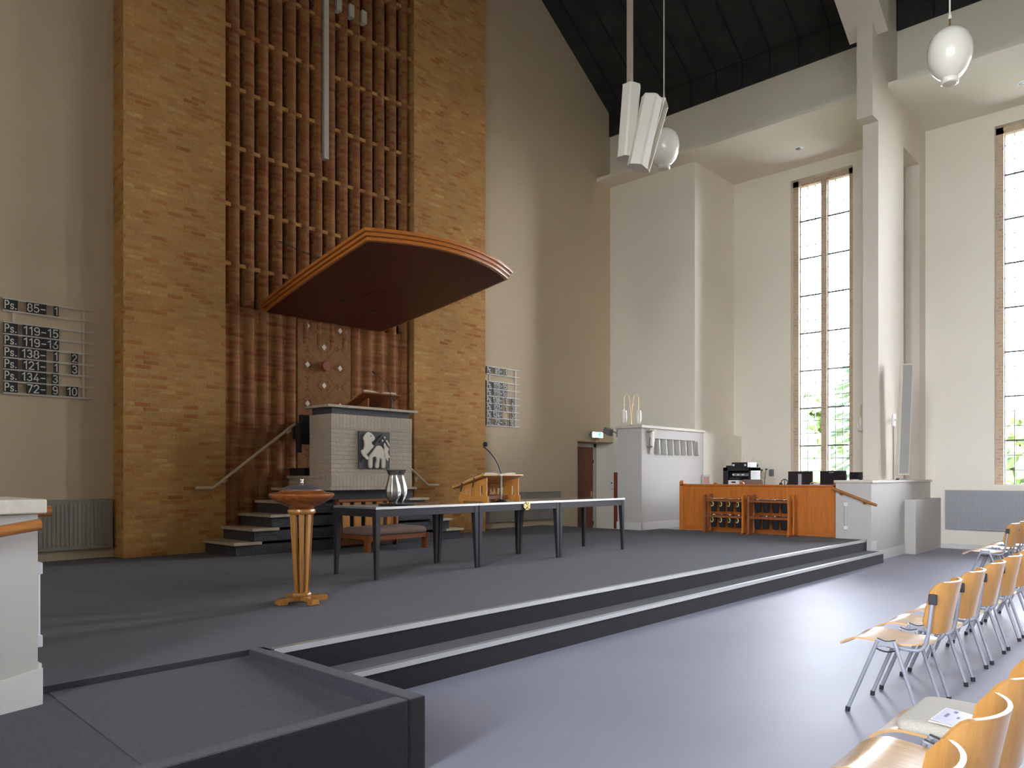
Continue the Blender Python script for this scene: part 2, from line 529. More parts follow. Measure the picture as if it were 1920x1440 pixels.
# ------------------------------------------------------------------ mesh builder
class MB:
    def __init__(s):
        s.v = []
        s.f = []
        s.m = []
        s.cur = 0

    def add(s, vs, fs, mi=None):
        o = len(s.v)
        s.v += [Vector(p) for p in vs]
        for f in fs:
            s.f.append([i + o for i in f])
            s.m.append(s.cur if mi is None else mi)
        return s

    def box(s, x0, x1, y0, y1, z0, z1, M=None, mi=None):
        if x0 > x1: x0, x1 = x1, x0
        if y0 > y1: y0, y1 = y1, y0
        if z0 > z1: z0, z1 = z1, z0
        vs = [Vector(p) for p in ((x0, y0, z0), (x1, y0, z0), (x1, y1, z0), (x0, y1, z0), (x0, y0, z1), (x1, y0, z1), (x1, y1, z1), (x0, y1, z1))]
        if M is not None:
            vs = [M @ p for p in vs]
        return s.add(vs, [(3, 2, 1, 0), (4, 5, 6, 7), (0, 1, 5, 4), (1, 2, 6, 5), (2, 3, 7, 6), (3, 0, 4, 7)], mi)

    def prism(s, pts, a, b, axis='y', mi=None, M=None):
        """polygon pts extruded from a to b along axis. pts: xz for y, yz for x, xy for z"""
        def mk(p, t):
            if axis == 'y': return Vector((p[0], t, p[1]))
            if axis == 'x': return Vector((t, p[0], p[1]))
            return Vector((p[0], p[1], t))
        n = len(pts)
        ar = sum(pts[i][0] * pts[(i + 1) % n][1] - pts[(i + 1) % n][0] * pts[i][1] for i in range(n))
        if a > b: a, b = b, a
        flip = (ar < 0)
        if axis == 'y': flip = not flip
        vs = [mk(p, a) for p in pts] + [mk(p, b) for p in pts]
        if M is not None:
            vs = [M @ p for p in vs]
        fs = [list(range(n))[::-1], [i + n for i in range(n)]]
        for i in range(n):
            j = (i + 1) % n
            fs.append([i, j, j + n, i + n])
        if flip:
            fs = [list(reversed(f)) for f in fs]
        return s.add(vs, fs, mi)

    def tube(s, path, r, n=10, caps=True, mi=None, closed=False):
        P = [Vector(p) for p in path]
        R = r if isinstance(r, (list, tuple)) else [r] * len(P)
        rings = []
        up = None
        vs = []
        for i, p in enumerate(P):
            if closed:
                t = (P[(i + 1) % len(P)] - P[i - 1])
            else:
                t = (P[min(i + 1, len(P) - 1)] - P[max(i - 1, 0)])
            t = t.normalized()
            if up is None:
                up = Vector((0, 0, 1)) if abs(t.z) < 0.9 else Vector((1, 0, 0))
            a = t.cross(up)
            if a.length < 1e-5:
                a = t.cross(Vector((0, 1, 0)))
            a = a.normalized()
            b = a.cross(t).normalized()
            up = b
            rings.append(len(vs))
            for k in range(n):
                w = 2 * PI * k / n
                vs.append(p + (a * math.cos(w) + b * math.sin(w)) * R[i])
        fs = []
        m = len(P)
        for i in range(m if closed else m - 1):
            j = (i + 1) % m
            for k in range(n):
                l = (k + 1) % n
                fs.append([rings[i] + k, rings[i] + l, rings[j] + l, rings[j] + k])
        if caps and not closed:
            fs.append([rings[0] + k for k in range(n)][::-1])
            fs.append([rings[-1] + k for k in range(n)])
        fs = [list(reversed(f)) for f in fs]
        return s.add(vs, fs, mi)

    def lathe(s, prof, c=(0, 0, 0), n=32, mi=None, M=None):
        """prof: (r, z) from bottom to top"""
        vs = []
        fs = []
        c = Vector(c)
        for r, z in prof:
            for k in range(n):
                w = 2 * PI * k / n
                q = Vector((r * math.cos(w), r * math.sin(w), z))
                if M is not None: q = M @ q
                vs.append(c + q)
        for i in range(len(prof) - 1):
            for k in range(n):
                l = (k + 1) % n
                fs.append([i * n + k, i * n + l, (i + 1) * n + l, (i + 1) * n + k])
        fs.append([k for k in range(n)][::-1])
        fs.append([(len(prof) - 1) * n + k for k in range(n)])
        return s.add(vs, fs, mi)

    def loft(s, rings, caps=True, mi=None, closed=True):
        n = len(rings[0])
        vs = [p for r in rings for p in r]
        fs = []
        for i in range(len(rings) - 1):
            for k in range(n if closed else n - 1):
                l = (k + 1) % n
                fs.append([i * n + k, i * n + l, (i + 1) * n + l, (i + 1) * n + k])
        if caps:
            fs.append(list(range(n))[::-1])
            fs.append([(len(rings) - 1) * n + k for k in range(n)])
        return s.add(vs, fs, mi)

    def sheet(s, grid, thick, mi=None):
        """grid[i][j] of points -> a shell of the given thickness (offset along averaged normals)"""
        a = len(grid)
        b = len(grid[0])
        top = [[Vector(p) for p in row] for row in grid]
        nor = []
        for i in range(a):
            row = []
            for j in range(b):
                du = top[min(i + 1, a - 1)][j] - top[max(i - 1, 0)][j]
                dv = top[i][min(j + 1, b - 1)] - top[i][max(j - 1, 0)]
                row.append(du.cross(dv).normalized())
            nor.append(row)
        vs = [top[i][j] for i in range(a) for j in range(b)] + [top[i][j] - nor[i][j] * thick for i in range(a) for j in range(b)]
        N = a * b
        fs = []
        for i in range(a - 1):
            for j in range(b - 1):
                q = [i * b + j, (i + 1) * b + j, (i + 1) * b + j + 1, i * b + j + 1]
                fs.append(q)
                fs.append([k + N for k in reversed(q)])
        for i in range(a - 1):
            fs.append([i * b, i * b + N, (i + 1) * b + N, (i + 1) * b])
            fs.append([(i + 1) * b + b - 1, (i + 1) * b + b - 1 + N, i * b + b - 1 + N, i * b + b - 1])
        for j in range(b - 1):
            fs.append([j + 1, j + 1 + N, j + N, j])
            fs.append([(a - 1) * b + j, (a - 1) * b + j + N, (a - 1) * b + j + 1 + N, (a - 1) * b + j + 1])
        return s.add(vs, fs, mi)

    def xform(s, M):
        s.v = [M @ p for p in s.v]
        return s

    def build(s, name, mats, parent=None, origin=None, bevel=0.0, seg=2, smooth=None, recalc=True):
        """one mesh object; geometry is in world space when origin / parent carry a location"""
        if origin is None:
            origin = Vector(parent['org']) if parent is not None and 'org' in parent.keys() else Vector((0, 0, 0))
        origin = Vector(origin)
        me = bpy.data.meshes.new(name)
        me.from_pydata([tuple(p - origin) for p in s.v], [], s.f)
        if not isinstance(mats, (list, tuple)):
            mats = [mats]
        for m in mats:
            me.materials.append(MATS[m])
        for i, p in enumerate(me.polygons):
            p.material_index = s.m[i]
        if recalc:
            bm = bmesh.new()
            bm.from_mesh(me)
            bmesh.ops.recalc_face_normals(bm, faces=bm.faces)
            bm.to_mesh(me)
            bm.free()
        # box-projected uv in metres (world axes)
        uv = me.uv_layers.new(name='uv')
        for p in me.polygons:
            n = p.normal
            ax = max(range(3), key=lambda k: abs(n[k]))
            for li in p.loop_indices:
                c = me.vertices[me.loops[li].vertex_index].co + origin
                if ax == 0: uv.data[li].uv = (c.y, c.z)
                elif ax == 1: uv.data[li].uv = (c.x, c.z)
                else: uv.data[li].uv = (c.x, c.y)
        if smooth is not None:
            me.shade_smooth()
            me.set_sharp_from_angle(angle=math.radians(smooth))
        o = bpy.data.objects.new(name, me)
        COL.objects.link(o)
        o['org'] = tuple(origin)
        if parent is not None:
            o.parent = parent
        else:
            o.location = origin
        if bevel:
            b = o.modifiers.new('bevel', 'BEVEL')
            b.width = bevel
            b.segments = seg
            b.limit_method = 'ANGLE'
            b.angle_limit = math.radians(40)
        return o


def tag(o, label, cat, group=None, kind=None):
    o['label'] = label
    o['category'] = cat
    if group: o['group'] = group
    if kind: o['kind'] = kind
    return o


def thing(name, label, cat, loc, group=None, kind=None):
    o = bpy.data.objects.new(name, None)
    o.empty_display_size = 0.1
    COL.objects.link(o)
    o.location = loc
    o['org'] = tuple(loc)
    return tag(o, label, cat, group, kind)


def struct(name, label, cat, mb, mats, **k):
    o = mb.build(name, mats, **k)
    return tag(o, label, cat, kind='structure')


def copy_tree(o, loc, rotz=0.0, label=None, group=None):
    """a thing, its parts and their sub-parts; mesh data is shared"""
    r = o.copy()
    COL.objects.link(r)
    r.location = loc
    r.rotation_euler = (0, 0, rotz)
    r['org'] = tuple(loc)
    if label: r['label'] = label
    if group: r['group'] = group
    for ch in list(o.children):
        c = ch.copy()
        COL.objects.link(c)
        c.parent = r
        for g in ch.children:
            d = g.copy()
            COL.objects.link(d)
            d.parent = c
    return r


def arc(cx, cy, r, a0, a1, n=10, ry=None):
    ry = r if ry is None else ry
    return [(cx + r * math.cos(math.radians(a0 + (a1 - a0) * i / n)), cy + ry * math.sin(math.radians(a0 + (a1 - a0) * i / n))) for i in range(n + 1)]


def bez(p0, p1, p2, p3, n=12):
    out = []
    for i in range(n + 1):
        t = i / n
        out.append(tuple((1 - t) ** 3 * a + 3 * (1 - t) ** 2 * t * b + 3 * (1 - t) * t * t * c + t ** 3 * d for a, b, c, d in zip(p0, p1, p2, p3)))
    return out


# ------------------------------------------------------------------ stroke lettering
def glyph(ch):
    """polylines in a cell of height 1; second value is the advance width"""
    if ch == '1': return [[(.06, .80), (.30, 1.0), (.30, 0)]], .42
    if ch == '2': return [arc(.28, .73, .25, 165, -25, 10, .27) + [(.02, 0), (.56, 0)]], .60
    if ch == '3': return [arc(.27, .75, .23, 150, -90, 10, .25) + arc(.27, .26, .26, 90, -155, 10, .26)], .58
    if ch == '4': return [[(.40, 1.0), (.04, .24), (.58, .24)], [(.42, .46), (.42, 0)]], .62
    if ch == '5': return [[(.52, 1.0), (.10, 1.0), (.07, .52)] + arc(.27, .31, .28, 130, -140, 12, .31)], .60
    if ch == '6': return [arc(.29, .29, .26, 0, 360, 16, .29), [(.43, 1.0), (.05, .38)]], .60
    if ch == '7': return [[(.02, 1.0), (.55, 1.0), (.18, 0)]], .58
    if ch == '8': return [arc(.28, .75, .22, -90, 270, 14, .25), arc(.28, .26, .26, 90, 450, 16, .26)], .58
    if ch == '9': return [arc(.28, .72, .26, 0, 360, 16, .28), [(.54, .72), (.54, .30)] + arc(.29, .27, .25, 0, -140, 8, .27)], .60
    if ch == '0': return [[(.04, .30), (.04, .70)] + arc(.28, .72, .24, 180, 0, 8, .28) + [(.52, .70), (.52, .30)] + arc(.28, .28, .24, 0, -180, 8, .28)], .60
    if ch == '-': return [[(.06, .45), (.50, .45)]], .56
    if ch == 'P': return [[(.05, 0), (.05, 1.0), (.30, 1.0)] + arc(.32, .74, .25, 90, -90, 8, .26) + [(.05, .48)]], .62
    if ch == 's': return [arc(.24, .485, .19, 25, 265, 9, .165) + arc(.22, .16, .20, 85, -155, 9, .16)], .50
    if ch == '.': return [[(.05, .05), (.13, .05)]], .22
    if ch == 'D': return [[(.05, 0), (.05, 1.0), (.25, 1.0)] + arc(.27, .5, .30, 90, -90, 12, .5) + [(.05, 0)]], .66
    return [], .4


def ribbon(mb, pts, w, fn, mi):
    """flat stroke with width w through 2-D pts; fn maps (x, y, layer) to space"""
    P = [Vector((p[0], p[1])) for p in pts]
    n = len(P)
    L = []
    R = []
    for i in range(n):
        d0 = (P[i] - P[i - 1]).normalized() if i > 0 else None
        d1 = (P[i + 1] - P[i]).normalized() if i < n - 1 else None
        d = d0 if d1 is None else d1 if d0 is None else (d0 + d1)
        if d.length < 1e-6: d = d0
        d = d.normalized()
        nn = Vector((-d.y, d.x))
        k = 1.0
        if d0 is not None and d1 is not None:
            c = max(0.45, nn.dot(Vector((-d0.y, d0.x))))
            k = 1.0 / c
        e = Vector((0, 0))
        if i == 0: e = -d * w * 0.45
        if i == n - 1: e = d * w * 0.45
        L.append(P[i] + nn * w / 2 * k + e)
        R.append(P[i] - nn * w / 2 * k + e)
    for i in range(n - 1):
        q = [L[i], R[i], R[i + 1], L[i + 1]]
        vs = [fn(p.x, p.y, 0) for p in q] + [fn(p.x, p.y, 1) for p in q]
        mb.add(vs, [(0, 1, 2, 3), (7, 6, 5, 4), (0, 4, 5, 1), (1, 5, 6, 2), (2, 6, 7, 3), (3, 7, 4, 0)], mi)


def lettering(mb, text, x0, z0, h, wfit, y, mi, stroke=0.13, depth=0.003):
    """letters on a plane facing -Y, from x0 to x0 + wfit"""
    adv = [glyph(c)[1] for c in text]
    gap = 0.16
    tot = sum(adv) + gap * (len(text) - 1)
    sx = wfit / tot
    x = 0.0
    for c, a in zip(text, adv):
        for line in glyph(c)[0]:
            ribbon(mb, [((x + p[0]) * sx, p[1] * h) for p in line], stroke * h,
                   lambda u, v, l: (x0 + u, y - (depth if l == 0 else 0), z0 + v), mi)
        x += a + gap


# ================================================================== the room
def rect_wall(x0, x1, y0, y1, z0, z1):
    return MB().box(x0, x1, y0, y1, z0, z1)


XL = XM - XA           # left window wall
# nave floor
struct('floor', 'pale blue grey smooth vinyl floor of the nave', 'floor', MB().box(XL - 0.3, XA + 0.3, YREAR - 0.3, YB + 0.9, -0.2, 0), 'vinyl_floor')

# carpeted platform with two steps
m = MB()
SX0, SX1 = 2.43, 13.45
YU, YLW = 4.29, 4.03        # front of upper and lower step
m.prism([(SX0, YU), (SX1, YU), (SX1, 8.3), (12.72, 8.3), (12.72, YB + 0.02), (XL, YB + 0.02), (XL, 4.40), (SX0, 4.40)], 0.0, PL, 'z', mi=0)
plat = struct('floor_platform', 'dark grey carpeted altar platform', 'floor', m, ['carpet', 'carpet_shaded'])
for p in plat.data.polygons:
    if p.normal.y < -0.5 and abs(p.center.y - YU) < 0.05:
        p.material_index = 1  # riser shade painted with the darker carpet copy
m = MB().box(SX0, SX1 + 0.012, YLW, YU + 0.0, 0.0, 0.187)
stp = struct('floor_step', 'lower carpeted step in front of the platform', 'step', m, ['carpet', 'carpet_shaded'])
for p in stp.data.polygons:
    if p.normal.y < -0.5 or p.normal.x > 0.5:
        p.material_index = 1  # shade put into the colour of the step's front and end


def nosing(name, label, y, z, x0, x1):
    m = MB()
    m.box(x0, x1, y - 0.006, y + 0.036, z - 0.002, z + 0.005)
    m.box(x0, x1, y - 0.008, y - 0.001, z - 0.032, z + 0.005)
    struct(name, label, 'stair nosing', m, 'alu')


nosing('trim_1', 'silver metal nosing strip on the edge of the upper step', YU, PL, 2.46, SX1 - 0.05)
nosing('trim_2', 'silver metal nosing strip on the edge of the lower step', YLW, 0.187, 2.46, SX1 + 0.014)

# ramp landing, ramp and its carpeted kerb, front left
m = MB()
m.add([(1.25, 2.9, 0.0), (2.36, 2.9, 0.0), (2.36, 4.41, 0.0), (1.25, 4.41, 0.0), (1.25, 2.9, 0.255), (2.36, 2.9, 0.265), (2.36, 4.41, 0.335), (1.25, 4.41, 0.335)],
      [(3, 2, 1, 0), (4, 5, 6, 7), (0, 1, 5, 4), (1, 2, 6, 5), (2, 3, 7, 6), (3, 0, 4, 7)])
m.add([(XL, 2.9, -0.05), (1.25, 2.9, -0.05), (1.25, 4.41, -0.05), (XL, 4.41, -0.05), (XL, 2.9, -0.02), (1.25, 2.9, 0.253), (1.25, 4.41, 0.333), (XL, 4.41, -0.02)],
      [(3, 2, 1, 0), (4, 5, 6, 7), (0, 1, 5, 4), (1, 2, 6, 5), (2, 3, 7, 6), (3, 0, 4, 7)])
struct('floor_ramp', 'carpeted ramp and landing sloping down at the front left', 'ramp', m, 'carpet')
m = MB()
m.box(2.352, 2.46, 2.85, 4.42, 0.0, PL)
m.box(XL, 2.352, 2.85, 2.95, 0.0, PL)
o = struct('trim_3', 'dark grey carpeted kerb around the ramp', 'kerb', m, ['carpet', 'carpet_shaded'], bevel=0.012)
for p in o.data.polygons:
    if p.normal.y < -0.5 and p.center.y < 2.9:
        p.material_index = 1  # kerb front gets the painted shade too

# back wall (taupe) with the low recess for the passage door at its right end
m = MB()
DX0 = 13.92
m.box(XL - 0.3, DX0, YB, YB + 0.5, 0, 16.5)
m.box(DX0, XW + 0.3, YB, YB + 0.5, 2.25, 16.5)
m.box(DX0, XW + 0.3, YB + 0.42, YB + 0.7, 0, 2.3)
struct('wall_back', 'taupe plastered back wall behind the altar', 'wall', m, 'back_paint')
# small boxed lintel at the right of the door head
struct('trim_4', 'taupe boxed lintel above the passage door', 'lintel', MB().box(14.62, XW - 0.001, YB - 0.10, YB, 2.25, 2.46), 'back_paint')

# passage door
d = thing('door_1', 'dark red wooden flush door in the recess below the exit sign', 'door', (14.7, YB + 0.40, 0), kind='structure')
MB().box(14.02, 15.00, YB + 0.36, YB + 0.41, 0.01, 2.14).build('door_leaf', 'door_wood', d, bevel=0.004)
m = MB()
m.box(13.93, 14.02, YB + 0.34, YB + 0.42, 0.0, 2.23)
m.box(15.00, 15.09, YB + 0.34, YB + 0.42, 0.0, 2.23)
m.box(13.93, 15.09, YB + 0.34, YB + 0.42, 2.14, 2.23)
m.build('door_frame', 'white_paint', d, bevel=0.004)
hd = MB()
hd.tube([(14.92, YB + 0.36, 1.0), (14.92, YB + 0.30, 1.0), (14.80, YB + 0.30, 1.0)], 0.011)
hd.box(14.895, 14.945, YB + 0.345, YB + 0.36, 0.90, 1.08)
hd.build('door_handle', 'brass', d, smooth=40)
for z in (0.25, 1.75):
    MB().tube([(15.003, YB + 0.352, z), (15.003, YB + 0.352, z + 0.09)], 0.012).build('hinge', 'black_metal', d, smooth=40)


# side walls with tall windows
def side_wall(name, label, x0, x1, ys, mat, yend):
    m = MB()
    cuts = sorted(ys)
    lo = YREAR
    for y in cuts:
        a, b = y - WIN_W / 2, y + WIN_W / 2
        m.box(x0, x1, lo, a, 0, ZA + 0.06)
        m.box(x0, x1, a, b, 0, WIN_Z0)
        m.box(x0, x1, a, b, WIN_Z1, ZA + 0.06)
        lo = b
    m.box(x0, x1, lo, yend, 0, ZA + 0.06)
    return struct(name, label, 'wall', m, mat)


side_wall('wall_right', 'off-white window wall of the right-hand bays', XA, XA + 0.14, win_ys(), 'side_paint', Y8 + 0.2)
side_wall('wall_left', 'off-white window wall of the left-hand bays', XL - 0.14, XL, left_win_ys(), 'side_paint', YB + 0.3)
# block that closes the first bay, right
m = MB().box(XW, XA + 0.14, Y8, YB + 0.9, 0, ZA + 0.03)
struct('wall_return', 'off-white wall block closing the first bay beside the altar', 'wall', m, 'side_paint')
# rear wall
struct('wall_rear', 'plain rear wall behind the seats', 'wall', MB().box(XL - 0.3, XA + 0.3, YREAR - 0.3, YREAR, 0, 16.5), 'rear_paint')

# bay ceilings with projecting edge, and the wall above them, both sides
m = MB()
m.box(14.66, XA + 0.14, YREAR, YB + 0.01, ZA, ZA + 0.078)
struct('ceiling_bays', 'off-white flat ceiling of the right-hand bays with projecting edge', 'ceiling', m, 'side_paint')
m = MB()
m.box(XW, XW + 0.35, YREAR, YB + 0.01, ZA + 0.078, ZBEAM)
struct('wall_upper_right', 'off-white upper nave wall above the right-hand bays', 'wall', m, 'side_paint')
m = MB()
m.box(XL - 0.14, XM - 14.66, YREAR, YB + 0.01, ZA, ZA + 0.078)
m.box(XM - XW - 0.35, XM - XW, YREAR, YB + 0.01, ZA + 0.078, ZBEAM)
struct('wall_upper_left', 'off-white upper nave wall and bay ceilings on the left', 'wall', m, 'side_paint')

# dark boarded nave ceiling
XC = XM / 2
ZR = ZKNEE + SLOPE * (XW - 0.045 - XC)
m = MB()
t = 0.15
xk = XW - 0.045
prof = [(xk, ZBEAM - 0.01), (xk, ZKNEE), (XC, ZR), (XM - xk, ZKNEE), (XM - xk, ZBEAM - 0.01),
        (XM - xk - 0.5, ZBEAM - 0.01), (XM - xk - 0.5, ZKNEE + 0.3), (XC, ZR + 0.45), (xk + 0.5, ZKNEE + 0.3), (xk + 0.5, ZBEAM - 0.01)]
n = len(prof)
vs = [(x, YREAR, z) for x, z in prof] + [(x, YB + 0.02, z) for x, z in prof]
fs = [[i, (i + 1) % n, (i + 1) % n + n, i + n] for i in range(n)]
m.add(vs, fs)
# seams between the boards
y = YB - 0.40
nrm = Vector((-SLOPE, 0, -1)).normalized()
while y > -1.5:
    m.box(xk - 0.012, xk, y - 0.018, y + 0.018, ZBEAM, ZKNEE, mi=1)
    a = Vector((xk, y, ZKNEE)); b = Vector((XC, y, ZR))
    q = [a + Vector((0, -0.018, 0)), a + Vector((0, 0.018, 0)), b + Vector((0, 0.018, 0)), b + Vector((0, -0.018, 0))]
    m.add([p + nrm * 0.012 for p in q] + [p for p in q], [(0, 1, 2, 3), (0, 4, 5, 1), (1, 5, 6, 2), (2, 6, 7, 3), (3, 7, 4, 0)], 1)
    y -= 0.61
m.box(xk - 0.006, xk, -1.5, YB, ZKNEE - 0.012, ZKNEE + 0.006, mi=1)
for k in (2.9, 5.8):
    x1 = xk - k
    z1 = ZKNEE + SLOPE * k
    a = Vector((x1, -1.5, z1)); b = Vector((x1, YB, z1)); tt = Vector((-1, 0, SLOPE)).normalized() * 0.014
    m.add([a - tt + nrm * 0.008, b - tt + nrm * 0.008, b + tt + nrm * 0.008, a + tt + nrm * 0.008], [(0, 1, 2, 3)], 1)
struct('ceiling', 'dark grey boarded sloping nave ceiling with seams', 'ceiling', m, ['ceiling_board', 'ceiling_seam'], recalc=False)


# fins between the bays with the sloping roof beam on top
def fin(name, label, y0, side, slot):
    m = MB()
    X = (lambda x: x) if side > 0 else (lambda x: XM - x)
    y1 = y0 + FT
    ztop = ZKNEE - 0.02
    if slot:
        m.box(X(14.13), X(15.60), y0, y1, 0, 7.68)
        m.box(X(16.66), X(XA), y0, y1, 0, 7.68)
        m.box(X(15.60), X(16.66), y0, y1, 0, 1.38)
        m.box(X(14.13), X(XA), y0, y1, 7.68, ZA + 0.02)
    else:
        m.box(X(14.13), X(XA), y0, y1, 0, ZA + 0.02)
    m.box(X(14.13), X(XW + 0.1), y0, y1, ZA + 0.02, ztop)
    m.box(X(13.82), X(14.13), y0, y1, 7.67, 9.6)
    o = struct(name, label, 'pillar', m, 'fin_paint')
    # roof beam
    s2 = 0.60
    xe, ze = 14.06, 9.15
    k = xe - XC
    m = MB()
    if side > 0:
        m.prism([(xe, ze), (xe, ze + 1.9), (XC, ze + 1.9 + s2 * k), (XC, ze + s2 * k)], y0 - 0.18, y1 + 0.20, 'y')
    else:
        m.prism([(XM - xe, ze), (XM - xe, ze + 1.9), (XC, ze + 1.9 + s2 * k), (XC, ze + s2 * k)], y0 - 0.18, y1 + 0.20, 'y')
    struct('beam_roof', 'cream sloping roof beam above the ' + ('right' if side > 0 else 'left') + (' fin beside the platform' if y0 > 3 else ' fin behind the seats'), 'beam', m, 'fin_paint')
    return o


fin('pillar_right', 'tall cream wall fin with a slot between the two right-hand windows', YF, 1, True)
struct('pillar_unseen_right', 'unseen cream wall pier behind the second right-hand window, made shallow for light', 'pillar', MB().box(16.5, XA, 0.31, 0.57, 0, ZA + 0.02), 'fin_paint')  # out of view; kept shallow so more daylight reaches the altar
struct('pillar_unseen_left', 'unseen cream wall pier on the left of the platform, made shallow for light', 'pillar', MB().box(XL, XL + 0.5, YF, YF + FT, 0, ZA + 0.02), 'fin_paint')  # unseen; depth cut so the left windows light tower and pulpit


# windows
def window(idx, label, yc, side):
    X = (lambda x: x) if side > 0 else (lambda x: XM - x)
    w = thing('window_%d' % idx, label, 'window', (X(XA + 0.14), yc, WIN_Z0), kind='structure')
    a, b = yc - WIN_W / 2, yc + WIN_W / 2
    f = MB()
    xi, xo = X(XA + 0.14), X(XA + 0.42)
    jw = 0.125
    f.box(xi, xo, a - 0.1, a + jw, WIN_Z0 - 0.05, WIN_Z1 + 0.1)
    f.box(xi, xo, b - jw, b + 0.1, WIN_Z0 - 0.05, WIN_Z1 + 0.1)
    f.box(xi, xo, a, b, WIN_Z1 - 0.125, WIN_Z1 + 0.1)
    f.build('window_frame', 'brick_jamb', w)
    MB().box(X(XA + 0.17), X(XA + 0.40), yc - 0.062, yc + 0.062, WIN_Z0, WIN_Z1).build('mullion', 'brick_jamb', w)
    MB().box(X(XA + 0.02), X(XA + 0.42), a - 0.02, b + 0.02, WIN_Z0 - 0.06, WIN_Z0 + 0.005).build('window_sill', 'side_paint', w)
    xg = X(XA + 0.26)
    for (g0, g1) in ((a + jw, yc - 0.062), (yc + 0.062, b - jw)):
        bars = MB()
        z0 = WIN_Z0
        z1 = WIN_Z1 - 0.125
        for k in range(0, 9):
            z = z0 + 0.859 * k
            if z < z1:
                bars.box(xg - 0.02, xg + 0.02, g0, g1, z - 0.016, z + 0.016)
            for j in (1, 2):
                zz = z + 0.2863 * j
                if zz < z1:
                    bars.box(xg - 0.007, xg + 0.007, g0, g1, zz - 0.007, zz + 0.007)
        for j in (1, 2):
            yy = g0 + (g1 - g0) * j / 3
            bars.box(xg - 0.007, xg + 0.007, yy - 0.007, yy + 0.007, z0, z1)
        for yy in (g0, g1):
            bars.box(xg - 0.012, xg + 0.012, yy - 0.012, yy + 0.012, z0, z1)
        bars.build('glazing_bars', 'lead', w)
        MB().box(xg - 0.002, xg + 0.002, g0, g1, z0, z1).build('pane', 'leaded_glass', w)
    return w


wl_names = ['tall leaded window with brick mullion behind the audio desk', 'tall leaded window above the grey radiator on the right', 'third tall leaded window on the right behind the seats', 'fourth tall leaded window on the right at the rear']
for i, y in enumerate(win_ys()):
    window(i + 1, wl_names[i], y, 1)
wl2 = ['second tall leaded window on the left', 'third tall leaded window on the left', 'fourth tall leaded window on the left at the rear']
for i, y in enumerate(left_win_ys()):
    window(i + 5, wl2[i], y, -1)

# ------------------------------------------------------------------ brick tower
m = MB()
TX0, TX1, NX0, NX1 = 3.833, 10.54, 5.229, 8.741
m.box(TX0, NX0, YT, YB + 0.02, 0.3, 16.0)
m.box(NX1, TX1, YT, YB + 0.02, 0.3, 16.0)
struct('wall_brick', 'tall brick tower of two brown brick piers behind the pulpit', 'wall', m, 'brick_tower')
m = MB()
m.box(NX0 - 0.02, NX1 + 0.02, YB - 0.03, YB + 0.02, 0.3, 16.0)
struct('wall_niche', 'dark brick back of the niche between the piers', 'wall', m, 'brick_pipe')

# half-round brick ribs; the middle four stop above the pulpit panel
NR = 14
RX = [5.332 + (5.50 - 5.332) / 2 + i * (8.610 - 5.417) / (NR - 1) for i in range(NR)]


def rib_y(x):
    s_ = (x - 6.985) / 1.75
    return YT + 0.05 + 0.10 * (1 - s_ * s_)


ribs = []
for i, x in enumerate(RX):
    w_ = 0.098 - 0.0012 * i
    zb = 3.55 if i in (5, 6, 7, 8) else 0.3
    yf = rib_y(x)
    sec = [(x - w_, yf + 0.12)] + [(x + w_ * math.cos(math.radians(180 + 180 * k / 6)), yf + 0.08 + 0.08 * math.sin(math.radians(180 + 180 * k / 6))) for k in range(7)] + [(x + w_, yf + 0.12)]
    m = MB()
    m.prism(sec, zb, 16.0, 'z')
    o = struct('pillar_rib', 'brick rib %d of the fourteen vertical ribs in the niche, counted from the left' % (i + 1), 'brick rib', m, 'brick_pipe', smooth=35)
    o['group'] = 'vertical brick ribs'
# bricked-up ground between the ribs below, and small brick ties between the ribs above
m = MB()
for i in range(NR + 1):
    xa = NX0 if i == 0 else RX[i - 1] + 0.07
    xb = NX1 if i == NR else RX[i] - 0.07
    xm = (xa + xb) / 2
    if i in (6, 7, 8):
        pass
    elif i == NR:
        m.box(xa, xb, rib_y(8.5) + 0.14, YB - 0.02, 0.3, 3.95)
    else:
        m.box(xa, xb, rib_y(xm) + 0.045, YB - 0.02, 0.3, 3.95)
struct('wall_niche_lower', 'brickwork filling the gaps between the ribs below the canopy', 'wall', m, 'brick_pipe')
m = MB()
z = 4.55
while z < 13:
    for i in range(NR + 1):
        xa = NX0 if i == 0 else RX[i - 1] + 0.06
        xb = NX1 if i == NR else RX[i] - 0.06
        xm = (xa + xb) / 2
        m.box(xa, xb, rib_y(xm) + 0.03, rib_y(xm) + 0.14, z - 0.028, z + 0.028)
    z += 0.868
struct('trim_5', 'rows of small brick ties between the vertical ribs', 'brick tie', m, 'brick_tower')
# herringbone panel with white diamonds
PY = YT + 0.16
m = MB()
m.box(6.50, 7.50, PY, YB - 0.02, 0.3, 3.95)
struct('wall_panel', 'diamond patterned brick panel behind the pulpit', 'wall', m, 'brick_panel')
k = 0
for i in range(-1, 2):
    for j in range(-2, 4):
        if (i + j) % 2 == 0:
            x, z = 6.983 + 0.307 * i, 3.534 - 0.31 * j
            if z > 3.95 or (abs(i) == 1 and j == 5): continue
            s_ = 0.043
            m = MB().prism([(x - s_, z), (x, z - s_ * 1.15), (x + s_, z), (x, z + s_ * 1.15)], PY - 0.006, PY + 0.01, 'y')
            o = m.build('wall_diamond', 'diamond_white')
            side_ = ('left', 'middle', 'right')[i + 1]
            lev = {3: 'lowest', 2: 'lower', 1: 'mid-height', 0: 'upper', -1: 'topmost', -2: 'uppermost'}[j]
            tag(o, 'small white diamond tile, %s one of the %s column on the brick panel' % (lev, side_), 'tile', 'white diamond tiles', 'structure')
